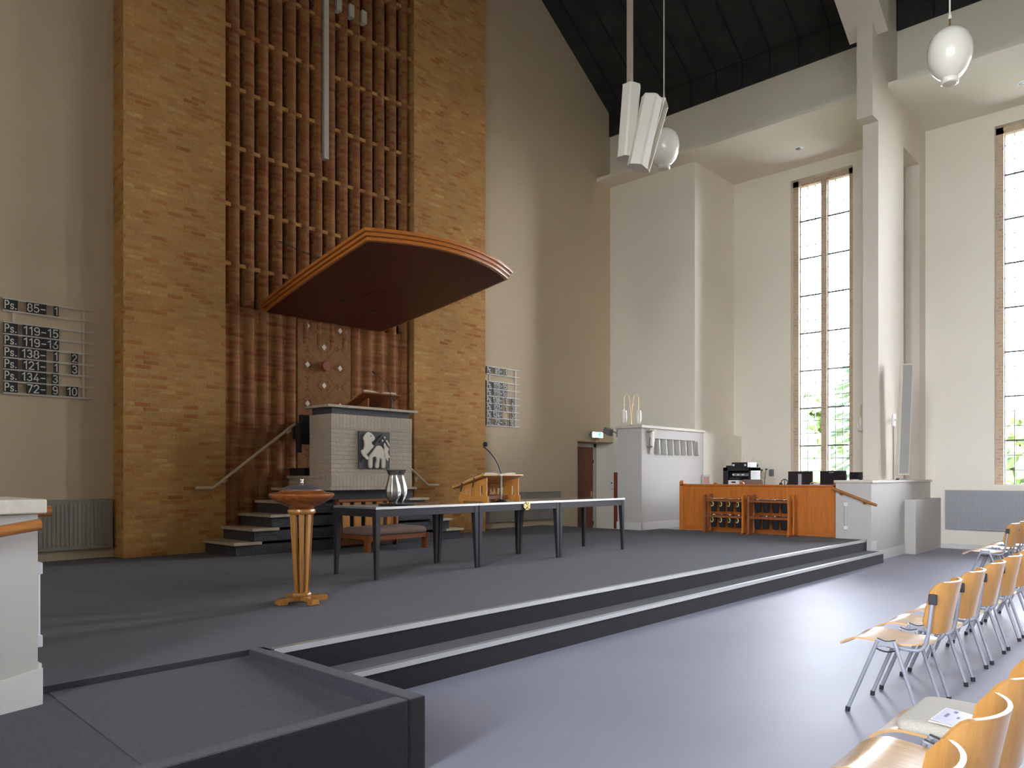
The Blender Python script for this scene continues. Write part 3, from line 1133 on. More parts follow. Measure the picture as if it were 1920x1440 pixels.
o = MB().lathe([(0.075, 0), (0.078, 0.02), (0.076, 0.085), (0.07, 0.092)], n=28, M=Matrix.Rotation(PI / 2, 4, 'X')).xform(Matrix.Translation((6.98, PY, 3.223)))
o = o.build('wall_boss', 'leather_red', smooth=40, origin=(6.98, PY, 3.223))
tag(o, 'round red-brown boss in the middle of the brick panel', 'boss', kind='structure')

# pale cross set between the ribs
cx_ = (RX[6] + RX[7]) / 2
c = thing('wall_cross', 'tall pale stone cross set between the brick ribs', 'cross', (cx_, rib_y(cx_), 6.6))
MB().box(cx_ - 0.045, cx_ + 0.045, rib_y(cx_) - 0.02, rib_y(cx_) + 0.1, 6.60, 11.6).build('upright', 'pale_stone', c, bevel=0.004)
for i in (3, 4, 5, 7, 8, 9):
    xa = (RX[i] + RX[i + 1]) / 2
    MB().box(xa - 0.05, xa + 0.05, rib_y(xa) - 0.02, rib_y(xa) + 0.1, 9.12, 9.33).build('crossbar_block', 'pale_stone', c, bevel=0.004)


# ================================================================== pulpit, stairs, canopy
SYF, SYB = 9.53, YT           # front and back of the stairs
RISE = 0.18
GO = 0.265
# stair masonry (stepped), left and right, painted dark grey; stone treads
for side in (-1, 1):
    X = (lambda x: x) if side < 0 else (lambda x: 13.97 - x)
    nm = 'left' if side < 0 else 'right'
    st = thing('pulpit_stairs', 'dark grey painted brick stairs with pale stone treads rising to the pulpit from the %s' % nm, 'stairs', (X(5.4), 10.0, PL), kind='structure')
    m = MB()
    for i in range(5):
        x0 = 4.93 + GO * i
        m.box(X(x0), X(6.45), SYF + 0.04, YT - 0.002, PL + RISE * i, PL + RISE * (i + 1) - 0.04)
    m.build('masonry', 'brick_dark', st)
    m = MB()
    m.box(X(4.93 + GO * 5), X(6.45), SYF + 0.04, YT - 0.002, PL + RISE * 5, PL + RISE * 6 - 0.04)
    m.build('landing_side', 'brick_grey', st)
    for i in range(5):
        x0 = 4.885 + GO * i
        MB().box(X(x0), X(x0 + 0.405), SYF, YT - 0.002, PL + RISE * (i + 1) - 0.038, PL + RISE * (i + 1)).build('tread', 'travertine', st, bevel=0.004)
    MB().box(X(4.885 + GO * 5), X(6.42), SYF, YT - 0.002, PL + RISE * 6 - 0.038, PL + RISE * 6).build('landing', 'travertine', st, bevel=0.004)

# dark masonry under the pulpit and the pulpit itself
m = MB()
m.box(6.45, 7.52, SYF + 0.041, YT - 0.003, PL, 1.12)
struct('wall_pulpit_base', 'dark grey painted brick base below the pulpit', 'wall', m, 'brick_dark')
pu = thing('pulpit', 'light grey painted brick pulpit with stone top behind the long table', 'pulpit', (6.985, 9.6, 1.12))
m = MB()
bx0, bx1, by0, by1 = 6.24, 7.73, 9.30, 9.86
m.box(bx0, bx1, by0, by1, 1.455, 2.13)
m.build('body', 'brick_grey', pu)
m = MB()
m.box(bx0 - 0.002, bx1 + 0.002, by0 - 0.002, by1, 1.24, 1.455)
m.box(bx0 - 0.002, bx1 + 0.002, by0 - 0.002, by1, 2.13, 2.345)
m.build('soldier_course', 'brick_grey_soldier', pu)
MB().box(bx0 + 0.03, bx1 - 0.03, by0 + 0.03, by1 - 0.02, 2.345, 2.44).build('top_band', 'dark_paint', pu)
MB().box(bx0 - 0.07, bx1 + 0.10, by0 - 0.03, by1 + 0.02, 2.44, 2.478).build('stone_top', 'travertine', pu, bevel=0.004)
MB().box(bx0 + 0.1, bx1 - 0.1, SYF - 0.02, by1, 1.10, 1.245).build('recess', 'dark_paint', pu)

# relief plaque with the lamb and banner
PQX0, PQX1, PQZ0, PQZ1 = 6.70, 7.275, 1.555, 2.115
pq = thing('relief_plaque', 'square dark slate relief of a white lamb holding a banner, on the pulpit front', 'plaque', (6.98, 9.29, 1.83))
MB().box(PQX0, PQX1, 9.275, 9.30, PQZ0, PQZ1).build('slab', 'slate', pq, bevel=0.003)


def q(px, py):
    return (PQX0 + (px - 325) / 1045.0 * (PQX1 - PQX0), PQZ1 - (py - 190) / 1030.0 * (PQZ1 - PQZ0))


def spl(pts, n=4):
    """closed Catmull-Rom through pixel points of the plaque"""
    P = [Vector(q(*p)) for p in pts]
    out = []
    k = len(P)
    for i in range(k):
        a, b, c, e = P[i - 1], P[i], P[(i + 1) % k], P[(i + 2) % k]
        for j in range(n):
            t = j / n
            out.append(tuple(0.5 * ((2 * b) + (c - a) * t + (2 * a - 5 * b + 4 * c - e) * t * t + (3 * b - a - 3 * c + e) * t ** 3)))
    return out


def relief(name, pts, depth, mat, n=4, bev=0.008):
    m = MB().prism(spl(pts, n) if n else [q(*p) for p in pts], 9.275 - depth, 9.28, 'y')
    return m.build(name, mat, pq, bevel=bev, seg=3, smooth=60)


lamb = [(480, 470), (450, 385), (500, 290), (560, 230), (640, 215), (720, 250), (790, 310), (830, 370), (815, 430), (760, 460), (725, 480), (740, 545), (790, 575),
        (760, 640), (690, 700), (620, 770), (560, 820), (500, 770), (470, 690), (490, 580)]
relief('lamb_head', lamb, 0.026, 'lamb_white')
body = [(680, 830), (760, 750), (840, 650), (900, 590), (970, 575), (1050, 600), (1120, 690), (1140, 790), (1150, 870), (1190, 940), (1190, 1100), (1175, 1195), (1080, 1200), (1070, 1100),
        (1065, 980), (1010, 920), (985, 1030), (960, 1190), (855, 1190), (865, 1080), (895, 990), (870, 900), (765, 905), (750, 1010), (740, 1190), (640, 1190), (625, 1060), (640, 920), (655, 870)]
relief('lamb_body', body, 0.028, 'lamb_white', 3)
relief('lamb_foreleg', [(380, 740), (420, 700), (490, 705), (520, 750), (540, 830), (600, 890), (610, 960), (575, 978), (520, 950), (440, 870), (395, 800)], 0.032, 'lamb_white')
relief('staff', [(400, 1040), (450, 1040), (1110, 290), (1085, 255), (1040, 300), (390, 1000)], 0.018, 'slate', 0, 0.003)
relief('banner_tail', [(1145, 520), (1185, 500), (1240, 590), (1330, 660), (1285, 730), (1320, 840), (1370, 930), (1300, 900), (1290, 1000), (1220, 930), (1170, 820), (1150, 700), (1170, 620)], 0.02, 'lamb_white', 2, 0.004)
relief('banner_field', [(1215, 430), (1255, 410), (1355, 550), (1330, 595)], 0.018, 'lamb_white', 0, 0.003)
relief('banner_field', [(1140, 330), (1170, 305), (1205, 350), (1175, 390)], 0.018, 'lamb_white', 0, 0.003)
relief('banner_field', [(1065, 420), (1100, 395), (1140, 435), (1105, 475)], 0.018, 'lamb_white', 0, 0.003)
o = MB().lathe([(0.010, 0), (0.010, 0.004)], n=10, M=Matrix.Rotation(PI / 2, 4, 'X')).xform(Matrix.Translation((q(690, 320)[0], 9.2495, q(690, 320)[1])))
o.build('eye', 'slate', pq)

# black wall-mounted box and low black bench left of the pulpit
cb = thing('wall_screen', 'black flat screen on the wall left of the pulpit', 'screen', (6.42, 10.3, 2.1))
MB().box(6.30, 6.86, 10.18, 10.26, 1.93, 2.38).build('panel', 'black_plastic', cb, bevel=0.006)
MB().box(6.40, 6.76, 10.26, PY + 0.02, 2.03, 2.28).build('wall_mount', 'black_metal', cb, bevel=0.004)
for z in (2.0, 2.31):
    MB().box(6.29, 6.87, 10.165, 10.18, z - 0.012, z + 0.012).build('rail', 'black_metal', cb)
MB().box(6.255, 6.30, 10.17, 10.27, 1.80, 2.26).build('bracket', 'black_metal', cb, bevel=0.004)
tag(MB().box(6.30, 6.95, 10.12, YT + 0.07, PL + RISE * 6, PL + RISE * 6 + 0.12).build('bench_seat', 'black_plastic', bevel=0.006, origin=(6.6, 10.3, PL + RISE * 6)), 'low black bench on the pulpit landing', 'bench')

# wall handrails of the stairs
def handrail(name, label, pts, r, mat, loc, brackets, bmat):
    h = thing(name, label, 'handrail', loc)
    MB().tube(pts, r, 12).build('rail', mat, h, smooth=50)
    for p, wv, dz in brackets:
        p = Vector(p); wv = Vector(wv)
        b = MB()
        b.tube([p, p + Vector((0, 0, -dz)), p + Vector((0, 0, -dz)) + wv], 0.009, 8)
        e = p + Vector((0, 0, -dz)) + wv
        ax = wv.normalized()
        M = Matrix.Translation(e - ax * 0.012) @ ax.to_track_quat('Z', 'Y').to_matrix().to_4x4()
        b.lathe([(0.034, 0), (0.034, 0.012)], n=16, M=M)
        b.build('bracket', bmat, h, smooth=50)
    return h


hy = YT - 0.10
handrail('stair_handrail', 'beige metal wall handrail of the left pulpit stairs', [(4.745, hy, 1.28), (4.985, hy, 1.28), (5.02, hy, 1.30), (6.27, hy, 2.23), (6.31, hy, 2.245), (6.56, hy, 2.245)], 0.021, 'beige_metal',
         (5.6, hy, 1.3), [((5.20, hy, 1.43), (0, 0.10, 0), 0.05), ((6.22, hy, 2.18), (0, 0.10, 0), 0.05)], 'beige_metal')
handrail('stair_handrail', 'beige metal wall handrail of the right pulpit stairs', [(9.24, hy, 1.28), (8.99, hy, 1.28), (8.95, hy, 1.30), (7.70, hy, 2.23), (7.66, hy, 2.245), (7.42, hy, 2.245)], 0.021, 'beige_metal',
         (8.4, hy, 1.3), [((8.78, hy, 1.43), (0, 0.10, 0), 0.05), ((7.75, hy, 2.18), (0, 0.10, 0), 0.05)], 'beige_metal')

# canopy: three-layer edge, tapering plan, curved front, tilted up to the front
cp = thing('pulpit_canopy', 'large wooden sounding board with stepped edge, tilted out above the pulpit', 'canopy', (6.985, 10.4, 3.95))
CA = Vector((0, 10.52, 3.93))          # back bottom
CF = Vector((0, 7.72, 4.375))          # front bottom
dirf = (CF - CA)
LEN = dirf.length
dirf.normalize()
nup = Vector((1, 0, 0)).cross(dirf)
if nup.z < 0: nup = -nup


def cpt(u, l, h):
    """u: across from the centre, l: along towards the front, h: up"""
    p = CA + dirf * l + nup * h
    return Vector((6.985 + u, p.y, p.z))


def outline(grow):
    wb, wf = 1.11 + grow, 1.29 + grow
    pts = [(-wb, 0.0), (wb, 0.0)]
    for i in range(1, 6):
        t = i / 6
        pts.append((wb + (wf - wb) * t + 0.03 * math.sin(PI * t), (LEN + grow) * t))
    for i in range(0, 17):
        t = i / 16
        u = wf * (1 - 2 * t)
        pts.append((u, LEN + grow + 0.30 * (1 - (2 * t - 1) ** 2)))
    for i in range(5, 0, -1):
        t = i / 6
        pts.append((-(wb + (wf - wb) * t + 0.03 * math.sin(PI * t)), (LEN + grow) * t))
    return pts


def slab(grow, h0, h1):
    m = MB()
    o = outline(grow)
    m.loft([[cpt(u, l, h0) for u, l in o], [cpt(u, l, h1) for u, l in o]])
    return m


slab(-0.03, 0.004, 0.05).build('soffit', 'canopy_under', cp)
for k in range(3):
    slab(0.0 + 0.028 * k, 0.002 + 0.046 * k, 0.044 + 0.046 * k).build('edge_board', 'canopy_edge', cp, bevel=0.003)
    if k < 2:
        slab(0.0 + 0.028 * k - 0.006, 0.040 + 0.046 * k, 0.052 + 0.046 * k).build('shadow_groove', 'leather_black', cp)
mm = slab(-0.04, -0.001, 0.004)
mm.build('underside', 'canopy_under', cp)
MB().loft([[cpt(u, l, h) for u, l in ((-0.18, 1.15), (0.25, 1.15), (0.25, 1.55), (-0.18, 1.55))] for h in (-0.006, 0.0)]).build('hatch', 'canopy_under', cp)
for u, l in ((-0.33, 0.93), (0.34, 0.75)):
    m = MB()
    m.loft([[cpt(u + 0.045 * math.cos(a * PI / 8), l + 0.045 * math.sin(a * PI / 8), h) for a in range(16)] for h in (-0.012, 0.0)])
    m.build('downlight', 'black_metal', cp, smooth=50)
# hanging chains of the canopy
for sgn in (-1, 1):
    a = Vector((6.985 + sgn * 0.95, 10.40, 5.00)); b = cpt(sgn * 0.55, 1.6, 0.14)
    pts = [a.lerp(b, i / 40) for i in range(41)]
    m = MB()
    for i in range(40):
        mid = (pts[i] + pts[i + 1]) / 2
        dv = (pts[i + 1] - pts[i])
        M = Matrix.Translation(mid) @ dv.to_track_quat('Z', 'Y').to_matrix().to_4x4() @ Matrix.Rotation(PI / 2 * (i % 2), 4, 'Z')
        hl = dv.length * 0.62
        ring = [M @ Vector((0.013 * math.cos(w * PI / 4), 0, hl * math.sin(w * PI / 4))) for w in range(8)]
        m.tube(ring, 0.005, 5, closed=True)
    m.build('chain', 'black_metal', cp)

# pulpit lectern with open book and microphone
le = thing('pulpit_lectern', 'small red-brown wooden book rest on the pulpit top', 'lectern', (7.25, 9.62, 2.478))
LM = Matrix.Translation((7.22, 9.60, 2.478))
m = MB()
for sx_ in (-0.22, 0.22):
    m.prism([(-0.16, 0), (0.16, 0), (0.16, 0.04), (-0.14, 0.15), (-0.16, 0.15)], sx_ - 0.012, sx_ + 0.012, 'x')
m.xform(LM)
m.build('bracket', 'redwood_z', le, bevel=0.003)
LT = LM @ Matrix.Translation((0, 0, 0.10)) @ Matrix.Rotation(math.radians(-21), 4, 'X')
MB().box(-0.37, 0.37, -0.25, 0.26, 0.03, 0.055, LT).build('board', 'redwood_x', le, bevel=0.003)
MB().box(-0.36, 0.36, 0.24, 0.26, 0.05, 0.075, LT).build('ledge', 'redwood_x', le, bevel=0.003)


def open_book(name, label, M, w, d, cover, loc, th=0.022):
    b = thing(name, label, 'book', loc)
    m = MB()
    m.box(-w / 2 - 0.012, w / 2 + 0.012, -d / 2 - 0.01, d / 2 + 0.01, 0.0, 0.005, M)
    m.build('cover', cover, b, bevel=0.002)
    for sg in (-1, 1):
        g = [[M @ Vector((sg * w / 2 * i / 10, -d / 2 + d * j, 0.006 + th * (math.sin(PI * min(1, (i / 10) ** 0.6) * 0.55) if i else 0.25) * (1.0 if i < 10 else 0.8))) for j in (0, 1)] for i in range(11)]
        mm = MB()
        bot = [[M @ Vector((sg * w / 2 * i / 10, -d / 2 + d * j, 0.006)) for j in (0, 1)] for i in range(11)]
        rings = []
        for i in range(11):
            rings.append([bot[i][0], bot[i][1], g[i][1], g[i][0]])
        mm.loft(rings)
        mm.build('page_block', 'page', b, smooth=40)
    return b


open_book('open_book', 'large open book lying on the pulpit book rest', LT @ Matrix.Translation((0, 0, 0.056)), 0.62, 0.42, 'leather_black', tuple(LT @ Vector((0, 0, 0.06))), 0.045)
mc = thing('gooseneck_microphone', 'thin black gooseneck microphone on the pulpit top', 'microphone', (7.38, 9.36, 2.478))
m = MB()
m.box(7.345, 7.415, 9.33, 9.39, 2.478, 2.51)
m.tube([(7.38, 9.36, 2.50), (7.38, 9.36, 2.62)], 0.016, 10)
m.build('base', 'black_plastic', mc, smooth=40)
MB().tube(bez((7.38, 9.36, 2.6), (7.40, 9.40, 2.80), (7.25, 9.38, 2.92), (7.08, 9.40, 3.02), 14), 0.005, 6).build('neck', 'black_metal', mc, smooth=50)
MB().tube([(7.085, 9.40, 3.017), (7.04, 9.402, 3.04)], [0.010, 0.012], 8).build('capsule', 'black_plastic', mc, smooth=50)

# wooden slatted bench with cushion in front of the pulpit
be = thing('kneeling_bench', 'red-brown slatted wooden bench with brown cushion under the pulpit', 'bench', (6.95, 9.45, PL))
for x, g in ((6.46, 1), (7.52, 1)):
    m = MB()
    m.prism([(9.40, PL), (9.50, PL), (9.50, 1.10), (9.45, 1.10), (9.42, 0.9), (9.38, 0.62)], x - 0.02, x + 0.02, 'x')
    m.build('end_post', 'redwood_z', be, bevel=0.006)
    m = MB()
    m.prism([(8.70, PL), (8.80, PL), (8.78, 0.50), (8.80, 0.60), (8.66, 0.60), (8.69, 0.50)], x - 0.03, x + 0.03, 'x')
    m.build('leg', 'redwood_z', be, bevel=0.006)
    MB().box(x - 0.02, x + 0.02, 8.72, 9.42, 0.54, 0.60).build('side_rail', 'redwood_x', be, bevel=0.004)
MB().box(6.44, 7.54, 9.40, 9.47, 1.06, 1.10).build('top_rail', 'redwood_x', be, bevel=0.006)
MB().box(6.46, 7.52, 9.42, 9.46, 0.42, 0.50).build('bottom_rail', 'redwood_x', be, bevel=0.004)
for k in range(5):
    xs = 6.53 + 0.205 * k
    MB().box(xs, xs + 0.125, 9.43, 9.455, 0.46, 1.07).build('slat', 'pine_z', be, bevel=0.003)
MB().box(6.46, 7.52, 8.68, 8.72, 0.53, 0.60).build('front_rail', 'redwood_x', be, bevel=0.004)


def cushion(mb, x0, x1, y0, y1, z0, z1, edge=0.05, n=10, M=None):
    """rounded seat cushion"""
    rings = []
    cx, cy = (x0 + x1) / 2, (y0 + y1) / 2
    for t in (0.0, 0.25, 0.6, 0.85, 1.0):
        z = z0 + (z1 - z0) * t
        ins = edge * (0.35 if t == 0 else 0.0 if t < 0.5 else 0.12 if t < 0.7 else 0.45 if t < 0.9 else 1.2)
        a, b = (x1 - x0) / 2 - ins, (y1 - y0) / 2 - ins
        r = min(a, b) * 0.28
        ring = []
        for (sx_, sy_, a0) in ((1, 1, 0), (-1, 1, 90), (-1, -1, 180), (1, -1, 270)):
            for k in range(5):
                w = math.radians(a0 + 90 * k / 4)
                p = Vector((cx + sx_ * (a - r) + r * math.cos(w), cy + sy_ * (b - r) + r * math.sin(w), z))
                ring.append(M @ p if M is not None else p)
        rings.append(ring)
    return mb.loft(rings)


cushion(MB(), 6.44, 7.54, 8.66, 9.40, 0.60, 0.70).build('cushion', 'cushion_brown', be, smooth=60)

# ================================================================== tables
def table(x0, label):
    x1 = x0 + 1.495
    y0, y1 = 6.33, 7.09
    t = thing('altar_table', label, 'table', (x0 + 0.75, 6.71, PL), 'long altar tables')
    zt = 1.125
    MB().box(x0, x1, y0, y1, zt - 0.022, zt).build('tabletop', 'table_glass', t, bevel=0.002)
    MB().box(x0 - 0.0, x1 + 0.0, y0 - 0.006, y0, zt - 0.024, zt + 0.001).build('edge_strip', 'alu', t)
    m = MB()
    m.box(x0 + 0.01, x1 - 0.01, y0 + 0.008, y0 + 0.03, zt - 0.105, zt - 0.022)
    m.box(x0 + 0.01, x1 - 0.01, y1 - 0.03, y1 - 0.008, zt - 0.105, zt - 0.022)
    m.box(x0 + 0.008, x0 + 0.03, y0 + 0.01, y1 - 0.01, zt - 0.105, zt - 0.022)
    m.box(x1 - 0.03, x1 - 0.008, y0 + 0.01, y1 - 0.01, zt - 0.105, zt - 0.022)
    m.build('apron', 'table_black', t, bevel=0.002)
    for (lx, sx_) in ((x0 + 0.004, 1), (x1 - 0.004, -1)):
        for (ly, sy_) in ((y0 + 0.004, 1), (y1 - 0.004, -1)):
            a, b = 0.062, 0.034
            m = MB()
            m.loft([[Vector((lx, ly, PL)), Vector((lx + sx_ * b, ly, PL)), Vector((lx + sx_ * b, ly + sy_ * b, PL)), Vector((lx, ly + sy_ * b, PL))],
                    [Vector((lx, ly, zt - 0.10)), Vector((lx + sx_ * a, ly, zt - 0.10)), Vector((lx + sx_ * a, ly + sy_ * a, zt - 0.10)), Vector((lx, ly + sy_ * a, zt - 0.10))],
                    [Vector((lx, ly, zt - 0.023)), Vector((lx + sx_ * a, ly, zt - 0.023)), Vector((lx + sx_ * a, ly + sy_ * a, zt - 0.023)), Vector((lx, ly + sy_ * a, zt - 0.023))]])
            m.build('leg', 'table_black', t, bevel=0.003)
    return t


TZ = 1.125
table(4.785, 'black legged table at the left end of the long altar row, under the pewter vases')
table(6.285, 'black legged table in the middle of the long altar row, with the gold emblem')
table(7.785, 'black legged empty table at the right end of the long altar row')
# gold medallion on the apron
em = thing('emblem', 'small octagonal gold emblem on the front edge of the middle table', 'emblem', (7.12, 6.32, 1.075))
m = MB()
pts = [(7.12 + 0.062 * math.cos(math.radians(22.5 + 45 * k)), 1.072 + 0.058 * math.sin(math.radians(22.5 + 45 * k))) for k in range(8)]
m.prism(pts, 6.316, 6.337, 'y')
m.build('plate', 'gold', em, bevel=0.004)
m = MB()
for k in range(6):
    a = k * PI / 3
    m.tube([(7.12 + 0.012 * math.cos(a), 6.316, 1.072 + 0.012 * math.sin(a)), (7.12 + 0.046 * math.cos(a), 6.314, 1.072 + 0.044 * math.sin(a))], 0.006, 6)
m.build('relief', 'brass', em, smooth=50)

# pewter vases on a dark tray
tr = MB().lathe([(0.20, 0), (0.205, 0.006), (0.20, 0.014), (0.185, 0.012)], (5.37, 6.72, TZ), 36)
tag(tr.build('round_tray', 'leather_black', smooth=40, origin=(5.37, 6.72, TZ)), 'flat dark round tray under the two pewter vases', 'tray')
prof = [(0.052, 0), (0.054, 0.008), (0.046, 0.016), (0.05, 0.03), (0.072, 0.075), (0.084, 0.12), (0.083, 0.16), (0.070, 0.215), (0.054, 0.27), (0.048, 0.31), (0.055, 0.345), (0.078, 0.375), (0.080, 0.378), (0.074, 0.376), (0.045, 0.31), (0.04, 0.27)]


def vase(x, y, label):
    m = MB()
    n = 64
    vs = []
    for r, z in prof:
        for k in range(n):
            w = 2 * PI * k / n
            lob = 1 + (0.05 * math.cos(8 * w) if 0.03 < z < 0.33 and r > 0.05 else 0)
            vs.append((x + r * lob * math.cos(w), y + r * lob * math.sin(w), TZ + 0.014 + z))
    fs = []
    for i in range(len(prof) - 1):
        for k in range(n):
            l = (k + 1) % n
            fs.append([i * n + k, i * n + l, (i + 1) * n + l, (i + 1) * n + k])
    fs.append(list(range(n))[::-1])
    m.add(vs, fs)
    return tag(m.build('pewter_vase', 'pewter', smooth=50, origin=(x, y, TZ + 0.014)), label, 'vase', 'pewter vases')


vase(5.285, 6.68, 'fluted pewter vase on the tray, the full one in front')
vase(5.44, 6.76, 'fluted pewter vase on the tray, half hidden behind the other')

# wooden table lectern with slatted sides, open book on it
tl = thing('table_lectern', 'orange-brown wooden table lectern with slotted sides', 'lectern', (6.78, 6.68, TZ))
lx0, lx1, ly0, ly1 = 6.53, 7.10, 6.46, 6.90


def sl_side(x):
    m = MB()
    H = TZ
    out = [(ly0 - 0.035, H), (ly0 + 0.05, H), (ly0 + 0.06, H + 0.012), (ly1 - 0.06, H + 0.012), (ly1 - 0.05, H), (ly1 + 0.035, H), (ly1 + 0.04, H + 0.07), (ly1 + 0.01, H + 0.10), (ly1, H + 0.17),
           (ly0, H + 0.29), (ly0 - 0.005, H + 0.20), (ly0 - 0.008, H + 0.11), (ly0 - 0.035, H + 0.07)]
    # board with four slots: bottom, top and bars between
    zb, zt_ = H + 0.085, H + 0.165
    m.prism([(ly0 - 0.035, H), (ly0 + 0.05, H), (ly0 + 0.06, H + 0.012), (ly1 - 0.06, H + 0.012), (ly1 - 0.05, H), (ly1 + 0.035, H), (ly1 + 0.04, H + 0.07), (ly1 + 0.015, H + 0.085), (ly0 - 0.015, H + 0.085), (ly0 - 0.038, H + 0.07)], x - 0.011, x + 0.011, 'x')
    m.prism([(ly0 - 0.012, H + 0.215), (ly1 + 0.005, H + 0.15), (ly1 + 0.005, H + 0.185), (ly0 - 0.015, H + 0.30)], x - 0.011, x + 0.011, 'x')
    ys = [ly0 - 0.012, ly0 + 0.06, ly0 + 0.14, ly0 + 0.20, ly0 + 0.28, ly0 + 0.36, ly1 + 0.005]
    for a, b in ((ly0 - 0.013, ly0 + 0.055), (ly0 + 0.095, ly0 + 0.24), (ly0 + 0.275, ly0 + 0.305), (ly0 + 0.345, ly1 + 0.008)):
        def zt2(y_): return H + 0.215 - 0.065 * (y_ - ly0 + 0.012) / (ly1 - ly0 + 0.017)
        m.prism([(a, H + 0.08), (b, H + 0.08), (b, zt2(b) + 0.004), (a, zt2(a) + 0.004)], x - 0.011, x + 0.011, 'x')
    return m


for x in (lx0, lx1):
    sl_side(x).build('side', 'pine_z', tl, bevel=0.003)
m = MB()
m.box(lx0, lx1, ly1 - 0.08, ly1 - 0.06, TZ + 0.08, TZ + 0.12)
m.box(lx0, lx1, ly1 - 0.08, ly1 - 0.06, TZ + 0.20, TZ + 0.235)
for k in range(8):
    xa = lx0 + 0.02 + 0.068 * k
    m.box(xa, xa + 0.042, ly1 - 0.078, ly1 - 0.062, TZ + 0.10, TZ + 0.22)
m.build('slatted_back', 'pine_z', tl, bevel=0.002)
MB().box(lx0, lx1, ly0 + 0.16, ly0 + 0.19, TZ + 0.03, TZ + 0.08).build('rail', 'redwood_x', tl, bevel=0.003)
TM = Matrix.Translation(((lx0 + lx1) / 2, (ly0 + ly1) / 2, TZ + 0.252)) @ Matrix.Rotation(math.radians(-16), 4, 'X')
MB().box(-0.36, 0.36, -0.26, 0.32, 0.0, 0.02, TM).build('board', 'pine_x', tl, bevel=0.003)
MB().box(-0.34, 0.34, 0.29, 0.32, 0.02, 0.045, TM).build('ledge', 'pine_x', tl, bevel=0.003)
open_book('open_book', 'open book lying on the wooden table lectern', TM @ Matrix.Translation((0, 0.0, 0.021)), 0.56, 0.42, 'leather_red', tuple(TM @ Vector((0, 0, 0.02))), 0.03)
for k, yy in enumerate((-0.1, 0.12)):
    p0 = TM @ Vector((-0.365, yy, 0.02)); p1 = TM @ Vector((-0.37, yy + 0.01, -0.03)); p2 = p1 + Vector((-0.012, 0.012, -0.06))
    o = MB().tube([p0, p1, p2], 0.009, 6).build('bookmark_ribbon', 'leather_black', smooth=50, origin=tuple(p0))
    tag(o, 'dark bookmark strap hanging over the %s of the table lectern' % ('near left side' if k == 0 else 'far left side'), 'bookmark', 'bookmark straps')

tm_ = thing('table_microphone', 'black bent table microphone on a round base before the lectern', 'microphone', (6.74, 6.42, TZ))
MB().lathe([(0.072, 0), (0.075, 0.008), (0.062, 0.02), (0.03, 0.032), (0.012, 0.04)], (6.75, 6.42, TZ), 28).build('base', 'black_plastic', tm_, smooth=50)
MB().tube([(6.75, 6.42, TZ + 0.03), (6.755, 6.42, TZ + 0.34)], 0.010, 10).build('rod', 'mount_grey', tm_, smooth=50)
MB().tube([(6.755, 6.42, TZ + 0.325), (6.756, 6.42, TZ + 0.35)], 0.018, 12).build('collar', 'white_plastic', tm_, smooth=50)
MB().tube(bez((6.755, 6.42, TZ + 0.34), (6.72, 6.44, TZ + 0.52), (6.62, 6.48, TZ + 0.62), (6.53, 6.50, TZ + 0.675), 14), 0.009, 8).build('neck', 'black_metal', tm_, smooth=50)
MB().lathe([(0.006, -0.030), (0.022, -0.024), (0.029, 0), (0.022, 0.024), (0.006, 0.030)], (6.545, 6.49, TZ + 0.705), 18).build('windshield', 'velvet_black', tm_, smooth=60)

# ================================================================== baptismal font
fx, fy = 3.53, 5.70
fo = thing('baptismal_font', 'wooden baptismal font on slatted pillar in front of the pulpit stairs', 'font', (fx, fy, PL))
RZ = Matrix.Translation((fx, fy, PL)) @ Matrix.Rotation(math.radians(-6), 4, 'Z')
for k in range(4):
    m = MB()
    Mk = RZ @ Matrix.Rotation(PI / 2 * k + 0.06, 4, 'Z')
    m.prism([(0.0, 0.022), (0.14, 0.022), (0.145, 0.0), (0.225, 0.0), (0.232, 0.012), (0.228, 0.045), (0.212, 0.055), (0.0, 0.058)], -0.035, 0.035, 'y', M=Mk)
    m.build('foot', 'font_wood', fo, bevel=0.004)
MB().lathe([(0.072, 0.050), (0.078, 0.060), (0.080, 0.072), (0.076, 0.086), (0.066, 0.092)], (fx, fy, PL), 32).build('base_ring', 'font_wood', fo, smooth=50)
for k in range(8):
    a = 2 * PI * k / 8 + 0.2
    m = MB()
    rb, rt = 0.060, 0.097
    hw0, hw1 = 0.014, 0.021
    c0 = Vector((math.cos(a), math.sin(a), 0)); t0 = Vector((-math.sin(a), math.cos(a), 0))
    def rg(r, hw, z): return [Vector((fx, fy, PL + z)) + c0 * (r - 0.028) - t0 * hw * 0.8, Vector((fx, fy, PL + z)) + c0 * r - t0 * hw, Vector((fx, fy, PL + z)) + c0 * r + t0 * hw, Vector((fx, fy, PL + z)) + c0 * (r - 0.028) + t0 * hw * 0.8]
    m.loft([rg(rb, hw0, 0.085), rg(rt, hw1, 0.76)])
    m.build('stave', 'font_wood', fo, bevel=0.003)
MB().tube([(fx, fy, PL + 0.08), (fx, fy, PL + 0.77)], 0.012, 8).build('core', 'leather_black', fo)
MB().lathe([(0.10, 0.752), (0.112, 0.762), (0.116, 0.778), (0.112, 0.794), (0.095, 0.802)], (fx, fy, PL), 40).build('collar', 'font_wood', fo, smooth=50)
MB().lathe([(0.09, 0.800), (0.115, 0.815), (0.19, 0.850), (0.255, 0.890), (0.272, 0.912), (0.272, 0.925), (0.258, 0.934), (0.20, 0.940), (0.175, 0.955), (0.168, 0.96)], (fx, fy, PL), 56).build('bowl', 'bowl_wood', fo, smooth=50)
li = MB().lathe([(0.172, 0.955), (0.172, 0.962), (0.150, 0.980), (0.10, 1.000), (0.05, 1.011), (0.012, 1.014)], (fx, fy, PL), 48).build('lid', 'dark_glaze', fo, smooth=50)
